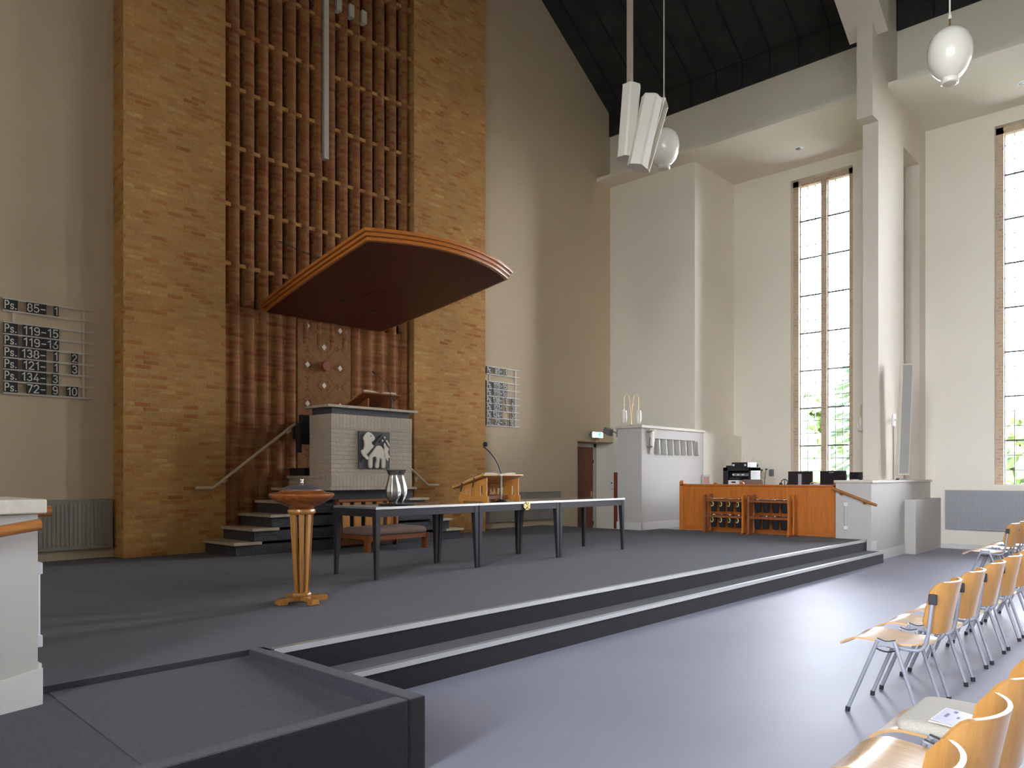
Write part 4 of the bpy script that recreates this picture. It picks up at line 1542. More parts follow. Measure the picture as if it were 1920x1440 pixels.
MB().lathe([(0.010, 1.010), (0.016, 1.016), (0.010, 1.026), (0.012, 1.034), (0.016, 1.044), (0.009, 1.055), (0.002, 1.058)], (fx, fy, PL), 16).build('knob', 'chrome', li, smooth=60, origin=(fx, fy, PL))


# ================================================================== right side: parapets and desk
BX, BY = 12.75, 8.296
wb = thing('parapet_wall', 'white plastered parapet box with stone cap and a row of slots, beside the passage door', 'parapet', (13.9, BY, PL), kind='structure')
m = MB()
m.box(BX, 13.20, BY, 8.87, 0.0, 2.40)
m.box(13.20, 14.86, BY, 8.87, 0.0, 1.885)
m.box(13.20, 14.86, BY, 8.87, 2.205, 2.40)
m.box(13.20, 14.86, BY + 0.09, 8.87, 1.885, 2.205)
m.box(14.86, XW + 0.02, BY, 8.87, 0.0, 2.40)
m.build('body', 'white_paint', wb)
for k in range(7):
    x = 13.245 + 0.262 * k
    m = MB()
    m.add([(x, BY - 0.03, 2.19), (x + 0.085, BY + 0.0, 2.19), (x + 0.085, BY + 0.09, 2.205), (x, BY + 0.09, 2.205), (x, BY - 0.05, 1.885), (x + 0.085, BY - 0.02, 1.885), (x + 0.085, BY + 0.09, 1.885), (x, BY + 0.09, 1.885)],
          [(0, 1, 2, 3), (7, 6, 5, 4), (0, 4, 5, 1), (1, 5, 6, 2), (2, 6, 7, 3), (3, 7, 4, 0)])
    m.xform(Matrix.Translation((0.10, 0, 0)))
    m.build('louvre', 'louvre_grey' if k % 1 else 'white_paint', wb)
m = MB().box(13.20, 14.86, BY + 0.082, BY + 0.09, 1.885, 2.205)
m.build('slot_back', 'louvre_grey', wb)
MB().box(BX - 0.05, XW + 0.02, BY - 0.04, 8.90, 2.40, 2.455).build('stone_cap', 'pale_stone', wb, bevel=0.004)
m = MB()
m.box(BX - 0.015, BX, BY - 0.015, 8.885, PL, PL + 0.15)
m.box(BX - 0.015, XA, BY - 0.015, BY, PL, PL + 0.15)
struct('baseboard_white', 'white baseboard around the parapet box', 'baseboard', m, 'trim_paint', bevel=0.003)
# floor of the audio corner behind the desk
struct('wall_bay_return', 'off-white return wall of the first bay', 'wall', MB().box(XW, XA, Y8 - 0.2, Y8 + 0.01, 0, 2.40), 'side_paint')

# parapet on the right with stone cap
pr = thing('parapet_wall', 'light grey parapet with pale stone cap at the right end of the steps', 'parapet', (13.5, 4.5, 0), kind='structure')
PXL, PY0, PY1 = 13.45, 4.22, 4.80
m = MB()
m.box(PXL, XA, PY0, PY1, 0, 1.33)
m.build('body', 'white_paint', pr)
MB().box(PXL - 0.04, XA, PY0 - 0.035, PY1 + 0.02, 1.33, 1.372).build('stone_cap', 'pale_stone', pr, bevel=0.004)
m = MB()
m.box(PXL - 0.004, PXL + 0.25, PY0 - 0.014, PY0, 0.0, 0.34)
m.box(PXL + 0.25, 15.33, PY0 - 0.014, PY0, 0.0, 0.17)
struct('baseboard_parapet', 'pale baseboard of the right parapet', 'baseboard', m, 'trim_paint', bevel=0.003)
m = MB()
m.box(15.33, XA, 4.03, PY0, 0, 1.005)
struct('wall_low', 'low pale plastered box in front of the right parapet', 'wall', m, 'white_paint')
struct('baseboard_right', 'pale baseboard below the right-hand radiator', 'baseboard', MB().box(XA - 0.015, XA, -3, 4.03, 0, 0.10), 'trim_paint')
struct('baseboard_back', 'taupe baseboard of the back wall', 'baseboard', MB().box(XL, TX0, YB - 0.012, YB, PL, PL + 0.09).box(TX1, 12.7, YB - 0.012, YB, PL, PL + 0.09), 'back_paint')

# parapet box on the left, beside the ramp
pf = thing('parapet_wall', 'white parapet with thick speckled stone cap at the left edge', 'parapet', (0.5, 4.5, 0), kind='structure')
MB().box(XL, 1.165, 4.27, 4.85, 0, 1.26).build('body', 'white_paint', pf)
MB().box(XL, 1.19, 4.21, 4.88, 1.265, 1.335).build('stone_cap', 'pale_stone', pf, bevel=0.008)
MB().box(XL, 1.125, 4.30, 4.82, 1.255, 1.27).build('neck', 'white_paint', pf)
m = MB()
m.prism([(1.183, 0.32), (1.183, 0.50), (XL, -0.15), (XL, -0.33)], 4.252, 4.27, 'y')
m.box(1.165, 1.183, 4.27, 4.86, 0.30, 0.52)
struct('baseboard_left', 'white baseboard following the slope of the ramp', 'baseboard', m, 'trim_paint', bevel=0.003)


# tubular wall lamps with two square white end blocks
def tube_lamp(label, p, out, along=0.5, r=0.016):
    p = Vector(p); out = Vector(out)
    t = thing('tube_lamp', label, 'wall lamp', tuple(p), 'tubular wall lamps')
    sd = out.cross(Vector((0, 0, 1)))
    for z in (0, along):
        c = p + Vector((0, 0, z))
        m = MB()
        vs = []
        for o_ in (0.0, 0.05):
            for a, b in ((-0.03, -0.03), (0.03, -0.03), (0.03, 0.03), (-0.03, 0.03)):
                vs.append(c + out * o_ + sd * a + Vector((0, 0, b)))
        m.add(vs, [(0, 1, 2, 3), (7, 6, 5, 4), (0, 4, 5, 1), (1, 5, 6, 2), (2, 6, 7, 3), (3, 7, 4, 0)])
        m.build('end_block', 'white_plastic', t, bevel=0.004)
    MB().tube([p + out * 0.03 + Vector((0, 0, 0.03)), p + out * 0.03 + Vector((0, 0, along - 0.03))], r, 14).build('tube', 'louvre_grey', t, smooth=50)
    return t


tube_lamp('tubular wall lamp on the light grey parapet right of the wooden desk', (PXL, 4.62, 0.56), (-1, 0, 0), 0.40, 0.022)
tube_lamp('tubular wall lamp on the right edge of the left parapet', (1.165, 4.40, 0.61), (1, 0, 0), 0.37, 0.016)
tl2 = thing('tube_lamp', 'white tubular wall lamp beside the slots of the white parapet box', 'wall lamp', (12.93, BY, 2.0), 'tubular wall lamps')
for z in (2.03, 2.33):
    MB().tube([(12.93, BY, z), (12.93, BY - 0.13, z)], 0.012, 8).build('arm', 'pole_brown', tl2, smooth=50)
    MB().box(12.89, 12.955, BY - 0.16, BY - 0.11, z - 0.012, z + 0.012).build('cap', 'mount_grey', tl2, bevel=0.003)
MB().tube([(12.925, BY - 0.135, 2.04), (12.925, BY - 0.135, 2.32)], 0.030, 16).build('tube', 'lamp_glass', tl2, smooth=50)
MB().box(13.02, 13.09, BY - 0.012, BY + 0.001, 1.90, 2.22).build('back_plate', 'mount_grey', tl2, bevel=0.002)
MB().add([(13.06, BY - 0.10, 2.38), (13.15, BY - 0.10, 2.38), (13.15, BY, 2.38), (13.06, BY, 2.38), (13.02, BY - 0.03, 1.89), (13.10, BY - 0.03, 1.89), (13.10, BY, 1.89), (13.02, BY, 1.89)],
         [(0, 1, 2, 3), (7, 6, 5, 4), (0, 4, 5, 1), (1, 5, 6, 2), (2, 6, 7, 3), (3, 7, 4, 0)]).build('shade_board', 'fin_paint', tl2)

# wooden handrails
handrail('wood_handrail', 'slanting wooden handrail on the right parapet beside the steps', [(13.36, 4.83, 1.235), (13.36, 4.10, 0.955)], 0.024, 'handrail_wood_y', (13.36, 4.5, 1.1),
         [((13.36, 4.70, 1.16), (0.09, 0, 0), 0.02), ((13.36, 4.32, 1.015), (0.09, 0, 0), 0.02)], 'handrail_wood_y')
handrail('wood_handrail', 'sloping wooden handrail in front of the left parapet', [(XL, 4.17, 0.62), (1.15, 4.17, 1.215)], 0.028, 'handrail_wood', (0.8, 4.17, 1.1),
         [((0.6, 4.17, 1.06), (0, 0.08, 0), 0.03), ((-0.6, 4.17, 0.8), (0, 0.08, 0), 0.03)], 'cord_white')
handrail('wood_handrail', 'wooden handrail behind the left parapet with its round end showing', [(0.2, 5.0, 1.235), (1.43, 5.0, 1.245)], 0.032, 'handrail_wood', (0.8, 5.0, 1.2),
         [((1.20, 5.0, 1.21), (-0.02, -0.14, -0.01), 0.03), ((0.5, 5.0, 1.2), (0, -0.14, 0), 0.03)], 'cord_white')

# ------------------------------------------------------------------ wooden desk front of the audio corner
DXF = 13.58
de = thing('audio_desk', 'long oak panelled desk front with the collection bag racks before it', 'desk', (13.7, 6.35, PL))
m = MB()
m.box(DXF, DXF + 0.04, 4.83, 7.90, PL, 1.27)
m.build('front', 'oak', de)
for a, b in ((7.86, 7.62), (7.60, 6.84), (6.82, 6.34), (6.32, 5.84), (5.82, 5.37), (5.35, 4.86)):
    MB().box(DXF - 0.008, DXF + 0.01, a, b, PL + 0.10, 1.23).build('panel', 'oak', de, bevel=0.004)
for y in (7.61, 6.83, 6.33, 5.83, 5.36):
    MB().box(DXF - 0.014, DXF, y - 0.008, y + 0.008, PL + 0.09, 1.24).build('bead', 'oak', de, bevel=0.003)
MB().box(DXF - 0.015, DXF + 0.02, 4.83, 7.90, PL, PL + 0.09).build('plinth', 'oak_y', de, bevel=0.003)
MB().box(DXF - 0.03, DXF + 0.06, 4.83, 7.90, 1.25, 1.285).build('top_rail', 'oak_y', de, bevel=0.005)
MB().prism(arc(0, 0, 0.045, 0, 180, 8) + [(-0.045, -0.97), (0.045, -0.97)], DXF - 0.03, DXF + 0.06, 'x', M=Matrix.Translation((0, 7.875, 1.31))).build('end_post', 'oak', de, bevel=0.004)
MB().prism([(-0.045, -0.93), (0.045, -0.93), (0.045, 0), (0.02, 0.025), (-0.045, 0.02)], DXF - 0.03, DXF + 0.06, 'x', M=Matrix.Translation((0, 4.835, 1.30))).build('end_post', 'oak', de, bevel=0.004)
for y, h in ((7.15, 0.03), (6.60, 0.045)):
    MB().prism(arc(0, 0, 0.045, 0, 180, 8), DXF + 0.0, DXF + 0.045, 'x', M=Matrix.Translation((0, y, 1.283 + h - 0.04))).build('scroll', 'oak', de, bevel=0.004)
m = MB()
m.box(DXF + 0.04, 15.1, 4.84, 7.80, 1.06, 1.10)
m.build('desktop', 'oak_y', de, bevel=0.004)
for x in (14.3, 15.05):
    for y in (4.95, 7.7):
        MB().box(x - 0.03, x + 0.03, y - 0.03, y + 0.03, PL, 1.06).build('leg', 'oak', de)

# racks with black collection bags
YEL = True


def rack(label, ya, yb, badge, rname):
    """ya > yb; runs along the desk"""
    r = thing('bag_rack', label, 'rack', (13.28, (ya + yb) / 2, PL), 'racks for collection bags')
    for nm, y in (('far', ya), ('near', yb)):
        for dx in (-0.11, 0.11):
            xo = 13.27 + dx
            pts = [(xo - 0.05, PL), (xo + 0.05, PL), (xo + 0.042, PL + 0.2), (xo + 0.034, PL + 0.42), (xo + 0.05, PL + 0.62)] + [(xo + 0.045 * math.cos(a * PI / 6), PL + 0.69 + 0.045 * math.sin(a * PI / 6)) for a in range(0, 7)] + [(xo - 0.05, PL + 0.62), (xo - 0.034, PL + 0.42), (xo - 0.042, PL + 0.2)]
            MB().prism(pts, y - 0.018, y + 0.018, 'y').build('end_board', 'redwood_z' if nm == 'far' else 'oak', r, bevel=0.004)
        MB().box(13.08, 13.46, y - 0.025, y + 0.025, PL, PL + 0.03).build('foot', 'redwood_x', r, bevel=0.004)
    for z in (0.66, 0.96):
        for dx in (-0.10, 0.10):
            MB().box(13.27 + dx - 0.018, 13.27 + dx + 0.018, yb, ya, z, z + 0.045).build('shelf_rail', 'redwood_x', r, bevel=0.003)
    span = ya - yb
    for zi, z in enumerate((0.96, 0.66)):
        for k in range(4):
            y = ya - span * (0.17 + 0.22 * k)
            lab = 'black collection bag %s, %s shelf, %s on the %s rack' % ('with yellow letter D' if badge else 'without letter', 'upper' if zi == 0 else 'lower', ('leftmost', 'second from left', 'third from left', 'rightmost')[k], rname)
            b = thing('collection_bag', lab, 'bag', (13.27, y, z + 0.045), 'collection bags on the racks')
            tilt = random.uniform(-0.07, 0.07)
            B = Matrix.Translation((13.25, y, z + 0.05)) @ Matrix.Rotation(tilt, 4, 'X')
            ring = [B @ Vector((0.075 * math.cos(w * PI / 12), 0.072 * math.sin(w * PI / 12), 0.006)) for w in range(24)]
            MB().tube(ring, 0.008, 8, closed=True).build('metal_rim', 'chrome', b, smooth=60)
            MB().tube([B @ Vector((0.07, 0, 0.006)), B @ Vector((0.15, 0, 0.012))], 0.008, 8).build('handle_socket', 'chrome', b, smooth=60)
            rings = []
            for rr, zz in ((0.070, 0.0), (0.066, -0.06), (0.060, -0.13), (0.056, -0.19), (0.050, -0.225), (0.02, -0.235)):
                rings.append([B @ Vector((rr * 0.9 * math.cos(w * PI / 9), rr * math.sin(w * PI / 9), zz)) for w in range(18)])
            MB().loft(rings).build('cloth', 'velvet_black', b, smooth=60)
            if badge:
                mm = MB()
                for line in glyph('D')[0]:
                    pl = [(0.055 - p[0] * 0.11, -0.135 + p[1] * 0.085) for p in line]
                    ribbon(mm, pl, 0.014, lambda u, v, l: B @ Vector((-math.sqrt(max(0.0, 0.065 ** 2 - u * u)) * 0.92 - (0.008 if l == 0 else 0.0), u - 0.012, v)), 0)
                mm.build('letter_d', 'yellow_felt', b)
    return r


rack('wooden rack on the left with collection bags marked D', 7.13, 6.36, True, 'left')
rack('wooden rack on the right with plain collection bags', 6.25, 5.50, False, 'right')

# things on the audio desk
DZ = 1.10
eq = thing('equipment_rack', 'black audio equipment rack on the desk left of the monitors', 'equipment rack', (14.6, 7.1, DZ))
m = MB()
ex0, ex1, ey0, ey1 = 14.40, 14.85, 6.80, 7.40
m.box(ex0, ex1, ey0, ey0 + 0.05, DZ, 1.62)
m.box(ex0, ex1, ey1 - 0.10, ey1, DZ, 1.62)
m.box(ex0, ex1, ey0, ey1, 1.55, 1.62)
m.box(ex0, ex1, ey0, ey1, DZ, DZ + 0.08)
m.box(ex1 - 0.02, ex1, ey0, ey1, DZ, 1.62)
m.build('case', 'black_plastic', eq, bevel=0.004)
m = MB()
m.box(ex0 + 0.02, ex1 - 0.05, ey0 + 0.06, ey1 - 0.20, 1.44, 1.50)
m.build('shelf_device', 'mount_grey', eq, bevel=0.003)
for k, y in enumerate((7.18, 7.08, 6.98)):
    MB().box(ex0 + 0.01, ex0 + 0.03, y - 0.025, y + 0.02, 1.46, 1.485).build('indicator', 'white_plastic', eq)
am = thing('amplifier', 'black amplifier with two white knobs on top of the equipment rack', 'amplifier', (14.6, 7.05, 1.62))
MB().box(14.38, 14.80, 6.86, 7.20, 1.62, 1.72).build('case', 'black_plastic', am, bevel=0.004)
for y in (7.155, 6.905):
    MB().tube([(14.385, y, 1.665), (14.362, y, 1.665)], 0.02, 14).build('knob', 'white_plastic', am, smooth=50)
o = MB().box(14.45, 14.62, 7.24, 7.36, 1.62, 1.66).build('small_black_box', 'black_plastic', bevel=0.003, origin=(14.5, 7.3, 1.62))
tag(o, 'flat black box on the equipment rack beside the amplifier', 'box')
dv = thing('white_device', 'small white device with dark display in front of the equipment rack', 'device', (14.2, 7.02, DZ))
MB().box(14.15, 14.33, 6.93, 7.16, DZ, 1.36).build('case', 'white_plastic', dv, bevel=0.004)
MB().box(14.143, 14.152, 7.00, 7.09, 1.305, 1.335).build('display', 'screen_black', dv)
MB().box(14.16, 14.32, 6.95, 7.14, 1.36, 1.42).build('dome', 'black_plastic', dv, bevel=0.02, seg=3)
o = MB().box(14.22, 14.34, 6.86, 6.92, DZ, 1.31).build('small_black_device', 'black_plastic', bevel=0.003, origin=(14.28, 6.89, DZ))
tag(o, 'narrow black device right of the white device', 'device')
for k, (y, h) in enumerate(((7.12, 0.14), (7.02, 0.40), (6.92, 0.10))):
    o = MB().tube([(14.7, y, 1.72), (14.72, y + 0.01, 1.72 + h * 0.5), (14.70 + 0.04 * (k - 1), y - 0.05, 1.72 + h)], 0.003, 5).build('antenna', 'mount_grey', smooth=50, origin=(14.7, y, 1.72))
    tag(o, ('short antenna on the left of the amplifier', 'tall thin antenna in the middle of the amplifier', 'short antenna on the right of the amplifier')[k], 'antenna', 'antennas')
# wall sockets with plugs and cables
so = thing('wall_socket', 'row of wall sockets with black plugs and yellow box on the window wall', 'socket', (XA, 7.75, 1.5))
MB().box(XA - 0.03, XA, 7.70, 7.80, 1.38, 1.56).build('yellow_box', 'cream_plastic', so, bevel=0.004)
MB().box(XA - 0.045, XA, 7.50, 7.60, 1.44, 1.60).build('grey_box', 'mount_grey', so, bevel=0.004)
MB().box(XA - 0.03, XA, 7.86, 7.95, 1.52, 1.62).build('white_plate', 'white_plastic', so, bevel=0.004)
MB().box(XA - 0.05, XA, 7.88, 7.94, 1.64, 1.72).build('black_box', 'black_plastic', so, bevel=0.004)
for y, z in ((7.90, 1.57), (7.77, 1.58), (7.66, 1.60)):
    m = MB()
    m.tube([(XA - 0.03, y, z), (XA - 0.07, y, z)], 0.02, 10)
    m.tube(bez((XA - 0.07, y, z), (XA - 0.10, y, z - 0.1), (XA - 0.06, y + 0.04, z - 0.25), (XA - 0.05, y + 0.06, 1.05)), 0.006, 6)
    m.build('plug_cable', 'black_plastic', so, smooth=50)
# chair back behind the desk
oc = thing('desk_chair', 'brown upholstered chair back showing above the desk', 'chair', (14.2, 6.67, PL))
cushion(MB(), -0.03, 0.03, -0.215, 0.215, -0.24, 0.0, 0.02, M=Matrix.Translation((14.2, 6.67, 1.375))).build('backrest', 'cushion_brown', oc, smooth=60)
cushion(MB(), 14.2, 14.62, 6.46, 6.88, 0.80, 0.88, 0.03).build('seat', 'cushion_brown', oc, smooth=60)
for x in (14.22, 14.60):
    for y in (6.50, 6.84):
        MB().tube([(x, y, PL), (x, y, 0.80)], 0.014, 8).build('leg', 'black_metal', oc, smooth=50)
for y in (6.55, 6.79):
    MB().tube([(14.22, y, 0.80), (14.20, y, 1.25)], 0.012, 8).build('back_support', 'black_metal', oc, smooth=50)


def monitor(label, yc, w, zt, zb, x, rot, stand):
    t = thing('monitor', label, 'monitor', (x, yc, DZ), 'monitors on the desk')
    R = Matrix.Translation((x, yc, 0)) @ Matrix.Rotation(rot, 4, 'Z')
    MB().box(-0.02, 0.02, -w / 2, w / 2, zb, zt, R).build('housing', 'screen_black', t, bevel=0.004)
    MB().box(0.02, 0.023, -w / 2 + 0.012, w / 2 - 0.012, zb + 0.02, zt - 0.012, R).build('screen', 'black_plastic', t)
    m = MB()
    m.box(-0.05, -0.02, -0.03, 0.03, DZ + 0.01, zt - 0.05 if stand == 'silver_tube' else zb + 0.12, R)
    m.build('stand_column', stand, t, bevel=0.003)
    MB().box(-0.12, 0.08, -0.11, 0.11, DZ, DZ + 0.012, R).build('stand_base', stand, t, bevel=0.003)
    return t


monitor('black monitor with silver stand column seen from behind, left of the three', 5.885, 0.47, 1.535, 1.20, 14.62, 0.03, 'silver_tube')
m2 = monitor('black monitor seen from behind in the middle of the three', 5.262, 0.49, 1.54, 1.19, 14.62, -0.04, 'black_metal')
m3 = monitor('black monitor seen from behind, right of the three beside the fin', 4.79, 0.42, 1.52, 1.385, 14.72, -0.10, 'black_metal')
for t, yc, x, dy in ((m2, 5.262, 14.62, 0.03), (m3, 4.79, 14.72, -0.08)):
    R = Matrix.Translation((x, yc, 0)) @ Matrix.Rotation(-0.04 if t is m2 else -0.10, 4, 'Z')
    mm = MB()
    for k in range(6):
        mm.box(-0.0235, -0.02, dy - 0.045 + 0.016 * k, dy - 0.035 + 0.016 * k, 1.505 if t is m2 else 1.487, 1.518 if t is m2 else 1.499, R)
    mm.build('maker_mark', 'louvre_grey', t)
hp = thing('headphones', 'black headphones standing left of the monitors', 'headphones', (14.5, 6.15, DZ))
MB().tube(arc_pts := [(14.5, 6.15 + 0.075 * math.cos(a * PI / 10), 1.29 + 0.09 * math.sin(a * PI / 10)) for a in range(11)], 0.009, 8).build('headband', 'black_plastic', hp, smooth=50)
for dy in (-0.075, 0.075):
    MB().lathe([(0.045, -0.015), (0.05, 0), (0.045, 0.015)], (14.5, 6.15 + dy, 1.27), 20, M=Matrix.Rotation(PI / 2, 4, 'X')).build('ear_cup', 'black_plastic', hp, smooth=50)
MB().tube([(14.5, 6.15, DZ), (14.5, 6.15, 1.38)], 0.008, 8).build('stand', 'black_metal', hp, smooth=50)
o = MB().tube([(14.55 + 0.02 * math.sin(k), 5.60 + 0.075 * math.cos(k * 0.7), 1.24 + 0.04 * math.sin(k * 0.7) + 0.004 * k) for k in range(14)], 0.01, 6).build('cable_coil', 'cream_plastic', smooth=50, origin=(14.55, 5.6, 1.2))
tag(o, 'pale coiled cable between the left and middle monitors', 'cable')
bk = MB().box(14.45, 14.68, 5.52, 5.68, DZ, 1.215).build('stacked_papers', 'page', bevel=0.002, origin=(14.5, 5.6, DZ))
tag(bk, 'pale stack of papers between the left and middle monitors', 'papers')

# red alarm box on the white wall
fa = thing('alarm_box', 'framed red-brown alarm box on the white wall left of the equipment rack', 'alarm', (15.3, BY, 1.3))
MB().box(15.15, 15.46, BY - 0.03, BY, 1.24, 1.47).build('frame', 'louvre_grey', fa, bevel=0.004)
MB().box(15.19, 15.42, BY - 0.036, BY - 0.03, 1.28, 1.43).build('panel', 'red_sign', fa, bevel=0.003)

# exit sign
ex = thing('exit_sign', 'lit green and white emergency exit sign above the passage door', 'sign', (14.48, 10.66, 2.41))
MB().box(14.27, 14.70, 10.64, 10.70, 2.335, 2.485).build('case', 'mount_grey', ex, bevel=0.006)
MB().box(14.285, 14.685, 10.634, 10.641, 2.348, 2.472).build('lit_face', 'exit_white', ex)
m = MB()
m.box(14.36, 14.44, 10.630, 10.635, 2.352, 2.468)
m.box(14.52, 14.67, 10.630, 10.635, 2.352, 2.468)
m.build('green_field', 'exit_green', ex)
m = MB()
# running figure on the green field
m.tube([(14.625, 10.628, 2.447), (14.626, 10.628, 2.448)], 0.011, 8)
for a, b in (((14.62, 2.432), (14.595, 2.402)), ((14.595, 2.402), (14.63, 2.385)), ((14.63, 2.385), (14.625, 2.36)), ((14.595, 2.402), (14.57, 2.38)), ((14.57, 2.38), (14.545, 2.375)), ((14.61, 2.428), (14.645, 2.415)), ((14.61, 2.428), (14.58, 2.43))):
    m.tube([(a[0], 10.629, a[1]), (b[0], 10.629, b[1])], 0.006, 6)
# arrow on the left field
m.tube([(14.40, 10.629, 2.458), (14.40, 10.629, 2.37)], 0.007, 6)
m.tube([(14.375, 10.629, 2.395), (14.40, 10.629, 2.368), (14.425, 10.629, 2.395)], 0.007, 6)
m.build('pictogram', 'exit_white', ex)
m = MB().box(14.35, 14.62, 10.69, YB + 0.01, 2.40, 2.44)
m.build('bracket', 'mount_grey', ex)

# floodlight on the corner of the white parapet box
fl = thing('floodlight', 'dark grey floodlight on a bracket at the left corner of the white parapet box', 'spotlight', (12.8, 8.95, 2.35))
FM = Matrix.Translation((12.78, 9.12, 2.35)) @ Matrix.Rotation(math.radians(35), 4, 'X')
MB().prism([(-0.10, -0.04), (0.08, -0.07), (0.10, 0.05), (-0.04, 0.09)], -0.07, 0.07, 'x', M=FM).build('housing', 'mount_grey', fl, bevel=0.008)
MB().tube([(12.78, 9.10, 2.36), (12.78, 8.97, 2.34), (12.78, 8.87, 2.30)], 0.014, 8).build('arm', 'mount_grey', fl, smooth=50)
MB().box(12.75, 12.82, 8.87, 8.90, 2.24, 2.39).build('plate', 'mount_grey', fl, bevel=0.003)

# things in the passage
o = MB().box(12.80, 12.84, 8.872, 9.0, PL, 1.52).build('side_door_leaf', 'door_wood', bevel=0.003, origin=(12.82, 8.93, PL))
tag(o, 'edge of a red-brown wooden board standing behind the white parapet box', 'board')
ki = thing('wall_dispenser', 'small pale box on the wall right of the passage door', 'box', (XW, 10.64, 1.2))
MB().box(XW - 0.10, XW, 10.52, 10.72, 1.13, 1.35).build('case', 'white_plastic', ki, bevel=0.01)
MB().box(XW - 0.104, XW - 0.099, 10.55, 10.62, 1.20, 1.23).build('label_plate', 'mount_grey', ki)
MB().box(XW - 0.104, XW - 0.099, 10.66, 10.70, 1.26, 1.29).build('button', 'black_plastic', ki)

# twin-arm lamp on the white parapet box
la = thing('twin_arm_lamp', 'brass lamp with two curved arms and white shades on the white parapet box', 'lamp', (12.93, 8.66, 2.455))
MB().lathe([(0.075, 0), (0.075, 0.012), (0.045, 0.022), (0.02, 0.03)], (12.93, 8.66, 2.455), 24).build('base', 'brass', la, smooth=50)
MB().tube([(12.93, 8.66, 2.47), (12.93, 8.66, 2.70)], 0.013, 10).build('stem', 'brass', la, smooth=50)
for s_ in (-1, 1):
    d_ = Vector((0.62, -0.79, 0)) * s_
    b0 = Vector((12.93, 8.66, 2.66))
    pts = [b0, b0 + d_ * 0.045 + Vector((0, 0, 0.36))]
    c = b0 + d_ * 0.095 + Vector((0, 0, 0.37))
    pts += [c + d_ * (-0.05 * math.cos(a * PI / 8)) + Vector((0, 0, 0.055 * math.sin(a * PI / 8))) for a in range(1, 8)]
    pts += [c + d_ * 0.05, c + d_ * 0.05 + Vector((0, 0, -0.26))]
    MB().tube(pts, 0.0065, 8).build('arm', 'brass', la, smooth=60)
    e = c + d_ * 0.05
    MB().lathe([(0.030, -0.53), (0.042, -0.525), (0.054, -0.47), (0.060, -0.40), (0.056, -0.32), (0.046, -0.26), (0.030, -0.255)], e, 24).build('shade', 'lamp_glass', la, smooth=60)

# hanging lamp on the window wall by the fin
hl = thing('wall_lamp', 'small white hanging wall lamp between the first window and the fin', 'lamp', (XA, 5.52, 2.8))
MB().tube([(XA, 5.40, 2.93), (XA - 0.10, 5.45, 3.0), (XA - 0.15, 5.52, 2.96), (XA - 0.15, 5.53, 2.70)], 0.008, 8).build('arm', 'brass', hl, smooth=60)
MB().lathe([(0.045, 0), (0.055, 0.01), (0.062, 0.15), (0.055, 0.29), (0.04, 0.30)], (XA - 0.15, 5.53, 2.40), 20).build('shade', 'lamp_glass', hl, smooth=60)

# column loudspeaker leaning out from the fin
cs = thing('column_speaker', 'tall slim pale column loudspeaker leaning out from the fin above the parapet', 'loudspeaker', (14.72, 4.1, 1.4))
A0, A1 = Vector((14.70, 4.06, 1.46)), Vector((14.69, 3.99, 3.44))
ax = (A1 - A0).normalized()
fn = Vector((-0.80, -0.60, 0)); fn = (fn - ax * fn.dot(ax)).normalized()
sd = ax.cross(fn).normalized()


def obox(c0, c1, sdv, w, fnv, d0, d1):
    m = MB()
    vs = []
    for c in (c0, c1):
        for a, b in ((-w, d0), (w, d0), (w, d1), (-w, d1)):
            vs.append(c + sdv * a + fnv * b)
    m.add(vs, [(0, 1, 2, 3), (7, 6, 5, 4), (0, 4, 5, 1), (1, 5, 6, 2), (2, 6, 7, 3), (3, 7, 4, 0)])
    return m


obox(A0, A1, sd, 0.095, fn, -0.13, 0.0).build('housing', 'speaker_white', cs, bevel=0.006)
obox(A0 + ax * 0.03, A1 - ax * 0.02, sd, 0.078, fn, -0.002, 0.006).build('grille', 'speaker_grille', cs, bevel=0.002)
m = MB()
m.box(14.93, 15.03, YF - 0.03, YF, 2.36, 2.58)
m.tube([(14.97, YF - 0.02, 2.47), (14.80, 4.15, 2.47)], 0.02, 8)
m.build('wall_bracket', 'white_plastic', cs, bevel=0.003)
MB().tube([(14.95, YF - 0.012, 2.36), (14.95, YF - 0.012, 1.38)], 0.008, 6).build('cable', 'mount_grey', cs, smooth=50)
o = MB().box(15.1, 15.5, 4.25, 4.30, 1.372, 1.40).build('black_cable_box', 'black_plastic', bevel=0.003, origin=(15.3, 4.28, 1.372))
tag(o, 'flat black box on the parapet cap behind the column loudspeaker', 'box')


